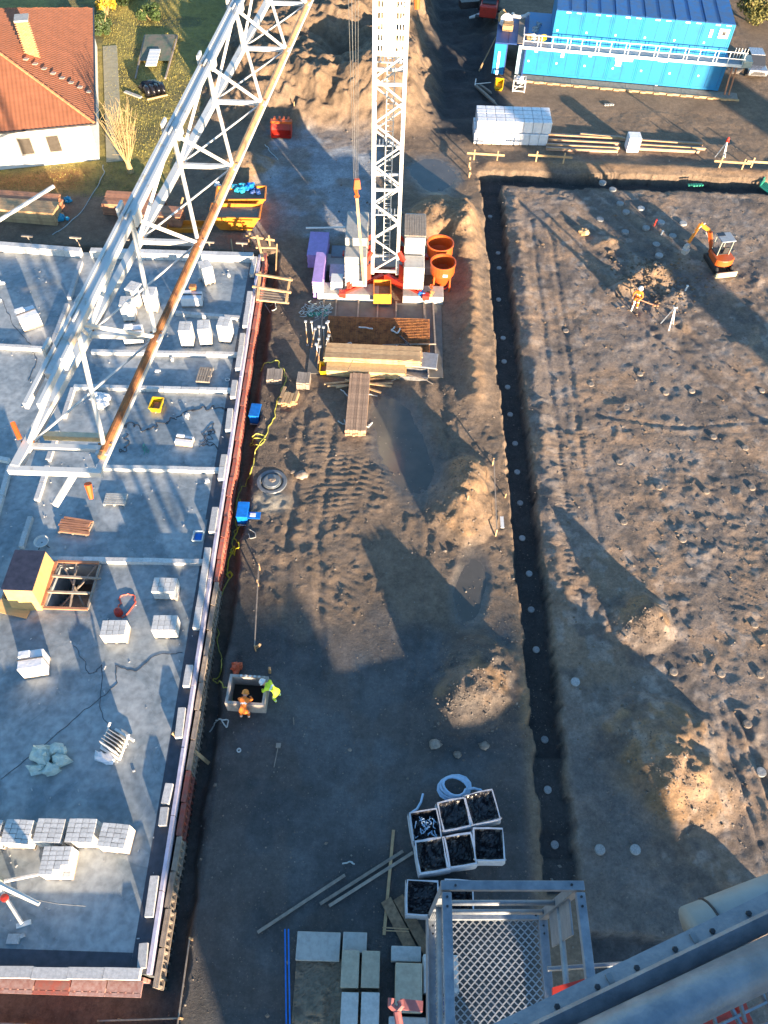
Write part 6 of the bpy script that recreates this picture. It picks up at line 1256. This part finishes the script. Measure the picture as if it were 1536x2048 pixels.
# ---- plants
def leaf_cloud(c, rad, n_, m, seed, size=.16, name='crown', parent=None):
    rs_ = np.random.RandomState(seed); vs = []; fs = []
    cl = [(rs_.uniform(-.6, .6, 3)*np.array(rad), rs_.uniform(.3, .55)) for _ in range(9)]
    for i in range(n_):
        cc, cs_ = cl[rs_.randint(9)]; d = rs_.randn(3); d /= np.linalg.norm(d)+1e-6; p = np.array(c)+cc+d*np.array(rad)*cs_*rs_.uniform(.55, 1.0)
        a = rs_.randn(3); a /= np.linalg.norm(a); b_ = np.cross(a, rs_.randn(3)); b_ /= np.linalg.norm(b_)+1e-6; s_ = size*rs_.uniform(.5, 1.2); k = len(vs)
        vs += [tuple(p-a*s_), tuple(p+b_*s_*.45), tuple(p+a*s_), tuple(p-b_*s_*.45)]; fs.append((k, k+1, k+2, k+3))
    o = MB().add(vs, fs).build(name, m, parent); return o
def bush(loc, rad, label, m, n_, seed, cat='shrub', name='shrub', th=.5):
    t = thing(name, label, cat, loc); tr_ = MB(); rnd = random.Random(seed)
    for k in range(5): a = k*1.26; tr_.tube([(0, 0, 0), (.3*rad[0]*math.cos(a), .3*rad[1]*math.sin(a), rad[2]*.8), (.6*rad[0]*math.cos(a), .6*rad[1]*math.sin(a), rad[2]*1.5)], .05, 5, radii=[.07, .05, .02])
    tr_.build('stem', BARK, t); leaf_cloud((0, 0, rad[2]), rad, n_, m, seed, parent=t); return t
bush(tuple(G(215, 30, 0)), (1.0, 1.4, 1.1), 'yellow-leaved shrub at the corner behind the house', LEAFY, 1500, 3); bush(tuple(G(250, 10, 0)), (1.5, 1.6, 1.1), 'dark evergreen shrub right of the yellow one', LEAF, 2600, 4)
bush(tuple(G(208, 62, 0)), (.9, 1.8, .9), 'dark low shrub below the yellow-leaved one', LEAF, 1600, 5); bush(tuple(G(1525, 10, 0)), (3.2, 4.6, 2.6), 'dense evergreen tree at the top right corner', LEAF, 9000, 6, 'tree', 'evergreen_tree')
bush(tuple(G(1500, 45, 0)), (1.6, 2.4, 1.4), 'yellow-green shrub before the evergreen tree', mat('olive_leaf', (.16, .15, .04), .7, var=.4), 3200, 7); bush(tuple(G(480, 160, 0)), (1.0, 2.6, .8), 'bright green shrub seen between the boom bars', mat('bright_leaf', (.14, .24, .03), .6, var=.3), 2200, 8)
bush(tuple(G(300, 40, 0)), (1.2, 1.0, .7), 'low dark brambles behind the garden bed', LEAF, 1200, 9)
bt = thing('bare_tree', 'leafless pale tree with a bundle of upright branches at the house corner', 'tree', tuple(G(262, 345, 0))); rnd = random.Random(21); mb = MB(); tr_ = MB()
tr_.tube([(0, 0, 0), (-.05, .05, .5), (-.1, .1, 1.0)], .2, 8, radii=[.28, .2, .16]); tr_.build('trunk', BARK, bt)
for k in range(64):
    a = rnd.uniform(0, 6.283); sp = rnd.uniform(.15, 1.5)**1.2; p0 = Vector((-.1, .1, rnd.uniform(.4, 1.0))); L = rnd.uniform(3.0, 5.4); p3 = Vector((sp*math.cos(a), sp*math.sin(a), L))
    p1 = p0.lerp(p3, .35)+Vector((rnd.uniform(-.1, .1), rnd.uniform(-.1, .1), -.15)); p2 = p0.lerp(p3, .7)+Vector((rnd.uniform(-.12, .12), rnd.uniform(-.12, .12), 0))
    mb.tube([p0, p1, p2, p3], .03, 4, radii=[.055, .035, .02, .008])
    for j in range(4): q = p1.lerp(p3, rnd.random()); mb.tube([q, q+Vector((rnd.uniform(-.5, .5), rnd.uniform(-.5, .5), rnd.uniform(.2, .7)))], .01, 3)
mb.build('crown', BARK, bt)
# grass tufts and fallen leaves of the garden (uncountable)
rs_ = np.random.RandomState(77); vs = []; fs = []
for i in range(26000):
    x, y = rs_.uniform(-33, -14.5), rs_.uniform(51, 86)
    if x > -17.3 and rs_.rand() < .93: continue
    hx, hy = x+22.8, y-56; u_ = hx*math.cos(HRZ)+hy*math.sin(HRZ); v_ = -hx*math.sin(HRZ)+hy*math.cos(HRZ)
    if u_ < .6 and v_ > -.2: continue
    z = hz(x, y); a = rs_.uniform(0, 6.283); s_ = rs_.uniform(.03, .09); hh = rs_.uniform(.03, .12); k = len(vs)
    vs += [(x-s_*.4*math.cos(a), y-s_*.4*math.sin(a), z-.01), (x+s_*.4*math.cos(a), y+s_*.4*math.sin(a), z-.01), (x+rs_.uniform(-.08, .08), y+rs_.uniform(-.08, .08), z+hh)]; fs.append((k, k+1, k+2))
o = MB().add(vs, fs).build('grass', mat('dry_grass', (.34, .28, .07), .8, var=.5, scale=.5, world=True, second=(.20, .20, .05), mix=.5)); tag(o, 'short dry grass growing over the garden round the house', 'grass', None, 'stuff')
# garden bed frame, dark bags
gb = thing('garden_frame', 'low garden frame covered by dark green net with a white sheet', 'garden frame', tuple(G(312, 120, 0)), R(4)); 
for s_ in (-1.35, 1.35): MB().beam((s_*.95, -3.6, .1), (s_*1.1, 4.2, .25), .12).build('side_rail', TIMG, gb)
MB().beam((-1.4, 4.2, .25), (1.4, 4.2, .25), .1).build('end_rail', TIMG, gb)
MB().add([(-1.3, -.6, .2), (1.3, -.6, .2), (1.4, 4.1, .4), (-1.4, 4.1, .4), (-1.3, 1.5, .35), (1.3, 1.5, .3)], [(0, 1, 5, 4), (4, 5, 2, 3)]).build('net_cover', mat('net_green', (.06, .11, .07), .7, var=.4, scale=1.5, second=(.16, .13, .09), mix=.55), gb)
for k in range(5): MB().box((-.1, -1.7+k*.62, .42), (.95, .56, .08), R(2)).build('white_tray', WHITE, gb)
bg_ = thing('dark_sack_pile', 'heap of glossy black sacks on pale timber in the garden', 'sacks', tuple(G(310, 188, 0)), R(28))
for k in range(4): MB().blob((-.6+k*.42, 0, .4), (.3, .75, .42), 80+k, 9, 6, .2).build('sack', BLACKP, bg_, smooth=True)
MB().blob((-.2, .7, .35), (.9, .6, .5), 88, 9, 6, .2).build('sack', BLACKP, bg_, smooth=True)
MB().beam((-.9, -.75, .06), (.9, -.7, .06), .12).build('bearer', TIMBER, bg_)
mb = MB(); mb.beam(on(250, 183, .1), on(282, 195, .1), .3, .1); solo(mb, 'grey_slab', CONC, 'grey slab lying left of the black sacks', 'slab')
# ------------------------------------------------------------------ foot of our own crane, bottom edge
for i, (x0, x1, y0, y1, z, m_, lb) in enumerate(((590, 682, 1865, 1920, .55, CONC, 'grey concrete ballast slab at the bottom edge, far left one'), (684, 735, 1865, 1905, .58, CONC, 'small grey concrete slab right of the far left one'), (680, 720, 1901, 1975, .9, TIMBER, 'yellowish slab in the middle of the bottom edge, left'), (721, 761, 1902, 1975, .9, CONC, 'yellowish slab in the middle of the bottom edge, right'), (678, 718, 1985, 2080, .9, CONC, 'pale slab at the very bottom, left of two'), (719, 760, 1985, 2080, .9, TIMBER, 'pale slab at the very bottom, right of two'))):
    a, b_ = G(x0, y1, z), G(x1, y0, z); mb = MB(((a.x+b_.x)/2, (a.y+b_.y)/2, 0)); mb.bb(a.x+.01, b_.x-.01, a.y, b_.y, 0, z); o = mb.build('ballast_slab', [CONC, CONC, mat('warm_slab', (.36, .32, .24), .7, bump=.2), mat('warm_slab', (.3, .3, .3)), mat('pale_slab', (.50, .50, .48), .7), mat('pale_slab', (.3, .3, .3))][i], None, bevel=.02); o.location = mb.o; tag(o, lb, 'slab')
mb = MB(); a, b_ = G(582, 2060, .25), G(760, 1922, .25); rnd = random.Random(4); nn = 44
g2 = [(a.x+(b_.x-a.x)*i/nn, a.y+(b_.y-a.y)*j/nn, .28+.5*max(0, float(fbm(np.array([i*.11+.3]), np.array([j*.11]), 1.6, 400, 3)[0])-.42)+rnd.uniform(-.02, .02)) for j in range(nn+1) for i in range(nn+1)]
mb.add(g2, [(j*(nn+1)+i, j*(nn+1)+i+1, (j+1)*(nn+1)+i+1, (j+1)*(nn+1)+i) for j in range(nn) for i in range(nn)]); mb.bb(a.x, b_.x, a.y, b_.y, 0, .2); o = mb.build('sand_tray', mat('crumbly_soil', (.22, .17, .12), .9, bump=.8, bscale=14)); tag(o, 'square bed of crumbly brown soil between the ballast slabs', 'soil bed')
for i, x in enumerate((570, 577)):
    mb = MB(); mb.beam(G(x, 1858, .5), G(x+3, 2070, .5), .05, .05); solo(mb, 'blue_strip', BLUEB, ['left of two thin blue strips at the bottom edge', 'right of two thin blue strips at the bottom edge'][i], 'strip')
for i, (a, b_, c_, d_) in enumerate(((772, 1800, 866, 1985), (796, 1795, 905, 1990))):
    mb = MB(); mb.beam(on(a, b_, .12), on(c_, d_, .12), .42, .16); solo(mb, 'base_timber', mat('old_timber', (.26, .17, .10), .8, var=.4, bump=.4), ['left of two heavy brown timbers running under the steel cage', 'right of two heavy brown timbers running under the steel cage'][i], 'timber')
mb = MB(); mb.beam(on(765, 1855, .35), on(818, 1858, .35), .04, .03); mb.beam(on(765, 1861, .35), on(818, 1863, .35), .04, .03); solo(mb, 'nailed_lath', TIMBER, 'pair of thin laths nailed across the heavy brown timbers', 'lath')
mb = MB(); q = G(800, 2015, 3.0); mb.o = q; c0 = q
mb.tube([c0+Vector((-.28, .25, 0)), c0+Vector((-.3, .05, 0)), c0+Vector((-.1, -.1, 0)), c0+Vector((.05, .05, 0)), c0+Vector((0, .2, 0))], .12, 8); mb.tube([c0+Vector((-.1, -.1, 0)), c0+Vector((0, -.5, -.1))], .13, 8); mb.beam(c0+Vector((0, .1, -.1)), c0+Vector((.75, .05, -.1)), .3, .3)
o = mb.build('crane_lug', mat('dusky_red', (.36, .12, .11), .5)); o.location = q; tag(o, 'dusky red steel lug of the crane below, at the bottom edge', 'lug')
MB_ = MB(); MB_.bb(.75, 3.1, .1, 1.3, 0, .8); MB_.bb(1.95, 3.2, 2.0, 3.2, 0, 1.1); MB_.bb(.8, 1.9, 3.0, 3.5, 0, .5); solo(MB_, 'concrete_ballast', mat('pale_slab', (.50, .50, .48), .7), 'pale concrete ballast seen through the cage mesh', 'ballast', bevel=.03)
MB_ = MB(); MB_.bb(.95, 1.9, 1.4, 2.9, 0, 1.2); solo(MB_, 'concrete_ballast', mat('warm_slab', (.3, .3, .3)), 'yellowish concrete ballast seen through the cage mesh', 'ballast', bevel=.03)
MB_ = MB(); MB_.bb(2.05, 2.8, 1.45, 1.9, 0, 1.3); solo(MB_, 'blue_case', BLUED, 'dark blue case seen through the cage mesh', 'case', bevel=.03)
# our crane: mast below the platform, cage and beams of the platform
our = thing('crane_platform', 'galvanised steel platform of the camera crane with round and flat rails', 'crane platform', (1.6, -.9, 30))
def oB(name, p, q, w_, h_, m=GALV, tube_=False, up=(0, 0, 1)):
    mb = MB(our.location)
    if tube_: mb.tube([p, Vector(p).lerp(Vector(q), .5), q], w_, 20)
    else: mb.beam(p, q, w_, h_, up)
    return mb.build(name, m, our, smooth=tube_)
a, b_ = G(840, 2146, 31.05), G(1620, 1767, 31.05); oB('kick_plate', a, b_, .042, .012, up=(0, .5, 1))
a, b_ = G(840, 2176, 31.07), G(1620, 1800, 31.07); oB('flat_rail', a, b_, .036, .012, up=(0, -.7, 1))
a, b_ = G(840, 2193, 31.03), G(1620, 1820, 31.03); oB('flat_rail', a, b_, .010, .03)
a, b_ = G(1000, 2182, 31.1), G(1620, 1885, 31.1); oB('round_rail', a, b_, .045, 0, tube_=True)
a, b_ = G(1385, 1862, 30.6), G(1640, 1762, 30.6); oB('round_rail', a, b_, .064, 0, mat('painted_tube', (.26, .29, .30), .55), True)
mb = MB(our.location); c0 = G(1425, 1850, 30.6); dv = (b_-a).normalized(); sd_ = dv.cross(Vector((0, 0, 1))).normalized(); mb.tube([c0+(sd_*math.cos(t_)+Vector((0, 0, 1))*math.sin(t_))*.068 for t_ in [k*.35 for k in range(-1, 11)]]+[c0+sd_*.09+Vector((.04, 0, .0))], .004, 6); mb.build('cable_tie', CABLE, our)
mb = MB(our.location); d0 = (G(1620, 1900, 30.3)-G(1000, 2200, 30.3)).normalized(); n0 = Vector((d0.y, -d0.x, 0))
for k in range(9): s0 = G(1180, 2090, 30.3)+n0*k*.045; mb.beam(s0, s0+d0*1.6, .006, .03)
for k in range(14): s0 = G(1180, 2090, 30.3)+d0*k*.11; mb.beam(s0, s0+n0*.5, .008, .02)
mb.build('floor_grating', GALV, our)
mb = MB(our.location)
for k in range(24): s0 = G(1236, 2003, 31.0)+(b_-a).normalized()*(k-6)*.07; mb.beam(s0, s0+Vector((.03, -.12, -.05)), .006, .01)
mb.build('cross_wires', GALV, our)
for i, (x0, y0, x1, y1) in enumerate(((1395, 2048, 1440, 2030), (1460, 2010, 1478, 2003), (1420, 2060, 1490, 2038))): mb = MB(our.location); mb.tube([G(x0, y0, 29.9), G(x1, y1, 29.9)], .055, 8); mb.build('red_bracket', REDP, our)
rp = MB(our.location); q_ = [G(1105, 1975, 28.6), G(1230, 1940, 28.6), G(1330, 1925, 28.6), G(1260, 2000, 28.6), G(1105, 1995, 28.6)]; rp.add([tuple(v) for v in q_]+[tuple(v-Vector((0, 0, .02))) for v in q_], [(0, 1, 2, 3, 4), (9, 8, 7, 6, 5)]+[(i, (i+1) % 5, 5+(i+1) % 5, 5+i) for i in range(5)]); rp.build('red_sheet', REDP, our)
mb = MB(our.location); mb.tube([G(1095, 1938, 28.4), G(1290, 1925, 28.4)], .012, 6); mb.build('thin_rod', GALV, our)
for a_, b2 in ((0.9, -.7), (2.7, -.7), (2.7, -2.5), (.9, -2.5)): MB(our.location).beam((a_, b2, 0), (a_, b2, 30), .22).build('mast_leg', CRANEW, our)
for k in range(20):
    z = .5+k*1.45
    for (x0, y0), (x1, y1) in (((.9, -.7), (2.7, -.7)), ((2.7, -.7), (2.7, -2.5)), ((2.7, -2.5), (.9, -2.5)), ((.9, -2.5), (.9, -.7))):
        if k % 2: x0, y0, x1, y1 = x1, y1, x0, y0
        MB(our.location).beam((x0, y0, z), (x1, y1, z+1.45), .09).build('mast_brace', CRANEW, our)
MB(our.location).bb(.3, 3.4, -3.2, -.62, 30.0, 30.08).build('platform_plate', GALV, our)
for x0, x1 in ((-.6, 2.48), (2.66, 2.74), (2.99, 5.2)): MB(our.location).bb(x0, x1, -4.4, -3.4, 29.6, 33.6).build('rail_shade_block', GREYGREEN, our, bevel=.03)  # unseen boxes added to shade the rails; slits leave short sunlit lengths
cg = thing('access_cage', 'galvanised steel cage with expanded-mesh floor hanging in the foreground', 'cage', (.67, .3, 28))
ZT_, ZB_ = 29.0, 28.05
TLc, TRc = G(893, 1772, ZT_), G(1158, 1772, ZT_); ext = -.75
def cB(name, p, q, w_, h_=None, m=GALV, r_=None):
    mb = MB(cg.location)
    if r_: mb.tube([p, q], r_, 14)
    else: mb.beam(p, q, w_, h_ or w_)
    return mb.build(name, m, cg, smooth=bool(r_), bevel=0 if r_ else .003)
cB('top_rail', TLc+Vector((-.028, 0, 0)), TRc+Vector((.022, 0, 0)), .042)
cB('top_rail', TLc+Vector((0, -.03, 0)), Vector((TLc.x+.01, ext, ZT_)), .044); cB('top_rail', TRc+Vector((0, -.03, 0)), Vector((TRc.x+.02, ext, ZT_)), .042)
BLc, BRc = Vector((TLc.x, TLc.y, ZB_)), Vector((TRc.x, TRc.y, ZB_))
for p, q in ((TLc, BLc), (TRc, BRc)): cB('corner_post', p+Vector((0, .0, -.03)), q, .045)
cB('bottom_rail', BLc, BRc, .04, .06); cB('bottom_rail', BLc, Vector((BLc.x, ext, ZB_)), .05, .06); cB('bottom_rail', BRc, Vector((BRc.x, ext, ZB_)), .05, .06)
cB('side_plate', BLc+Vector((-.03, 0, .0)), Vector((BLc.x-.03, ext, ZB_)), .008, .16); cB('knee_rail', BLc.lerp(TLc, .5), BRc.lerp(TRc, .5), 0, r_=.014); cB('knee_rail', BLc.lerp(TLc, .18), BRc.lerp(TRc, .18), 0, r_=.014)
cB('side_panel', TRc.lerp(BRc, .5)+Vector((.0, -.02, 0)), TRc.lerp(BRc, .5)+Vector((.0, -.18, 0)), .01, .5); cB('knee_rail', BRc.lerp(TRc, .5), Vector((TRc.x, ext, ZB_+.47)), 0, r_=.016)
cB('knee_rail', BLc.lerp(TLc, .5), Vector((TLc.x, ext, ZB_+.47)), 0, r_=.016)
mb = MB(cg.location); cw, chh = .042, .021; nxm = int((BRc.x-BLc.x)/cw*2); nym = 58
for j in range(nym):
    y = BLc.y-(j+.5)*chh; q_ = [(BLc.x+i*cw/2, y+(chh*.44 if (i+j) % 2 == 0 else -chh*.44)) for i in range(nxm+1)]
    for (xa, ya), (xb, yb) in zip(q_[:-1], q_[1:]):
        mb.beam((xa, ya, ZB_), (xb, yb, ZB_+.002), .0065, .003)
o = mb.build('mesh_floor', mat('pale_galv', (.48, .50, .52), .5, metal=.2, var=.2), cg); o['kind'] = 'stuff'
mb = MB(cg.location)
for j in range(60):
    y = BLc.y-.02-j*.02
    for k in range(6): z = ZB_+.05+k*.05; mb.beam((BLc.x+.01, y, z), (BLc.x+.01, y-.01, z+.025), .003, .005); mb.beam((BLc.x+.01, y, z+.05), (BLc.x+.01, y-.01, z+.025), .003, .005)
o = mb.build('mesh_side', GALV, cg); o['kind'] = 'stuff'
for q in (TLc, TRc, BLc, BRc):
    for d_ in ((-.0, -.05), (0, -.09), (.04 if q.x < .5 else -.04, 0)):
        MB(cg.location).tube([q+Vector((d_[0], d_[1], .018)), q+Vector((d_[0], d_[1], .030))], .006, 6).build('bolt', STEELD, cg)
fa_, fb_ = G(840, 2146, 31.05), G(1620, 1767, 31.05)
for k in range(9):
    q = fa_.lerp(fb_, .12+k*.1); MB(our.location).tube([q+Vector((0, 0, .0)), q+Vector((0, 0, .014))], .006, 6).build('bolt', STEELD, our)
for k in range(3):
    q = fa_.lerp(fb_, .45+k*.22)+Vector((0, -.006, .008)); MB(our.location).beam(q, q+(fb_-fa_).normalized()*.012, .040, .006).build('weld_seam', STEEL, our)
# ------------------------------------------------------------------ unseen house shapes added behind the camera to shade parts of the site
DX, DY = Vector((.875, .485, 0)), Vector((-.485, .875, 0))
def shade_caster(s0, s1, t0, dp, hh, label, ridge=0.0):
    c = DX*((s0+s1)/2)+DY*t0; t = thing('added_shade_building', label, 'building', tuple(c), math.atan2(.485, .875)); W = s1-s0
    MB().bb(-W/2, W/2, -dp, 0, 0, hh).build('wall', HWALL, t)
    mb = MB(); mb.add([(-W/2-.2, -dp-.2, hh), (W/2+.2, -dp-.2, hh), (W/2+.2, .2, hh), (-W/2-.2, .2, hh), (-W/2-.2, -dp/2, hh+ridge), (W/2+.2, -dp/2, hh+ridge)], [(0, 1, 5, 4), (2, 3, 4, 5), (0, 4, 3), (1, 2, 5), (3, 2, 1, 0)]); mb.build('roof', TILE, t)
    for k in range(int(W/3)):
        for l_ in range(int(hh/3)): wn = MB().box((-W/2+1.5+k*3, .02, 1.7+l_*2.8), (1.2, .06, 1.3)).build('window', WHITE, t); MB().box((-W/2+1.5+k*3, .055, 1.7+l_*2.8), (1.0, .02, 1.1)).build('pane', GLASS, wn)
    return t
shade_caster(-4.1, 5.2, -40, 9, 7.5, 'unseen steep-roofed house added behind the camera for shade, left of the long one', .9)
shade_caster(5.2, 14.6, -40, 9, 6.7, 'unseen long low-roofed house added behind the camera for shade', .8)
shade_caster(37.6, 40.6, -30, 3, 14.6, 'unseen narrow tower added behind the camera on the right to cast a shadow band', .5)
shade_caster(57.2, 61.5, -30, 4, 13.2, 'second unseen tower added behind the camera for its shadow, far right', .5)
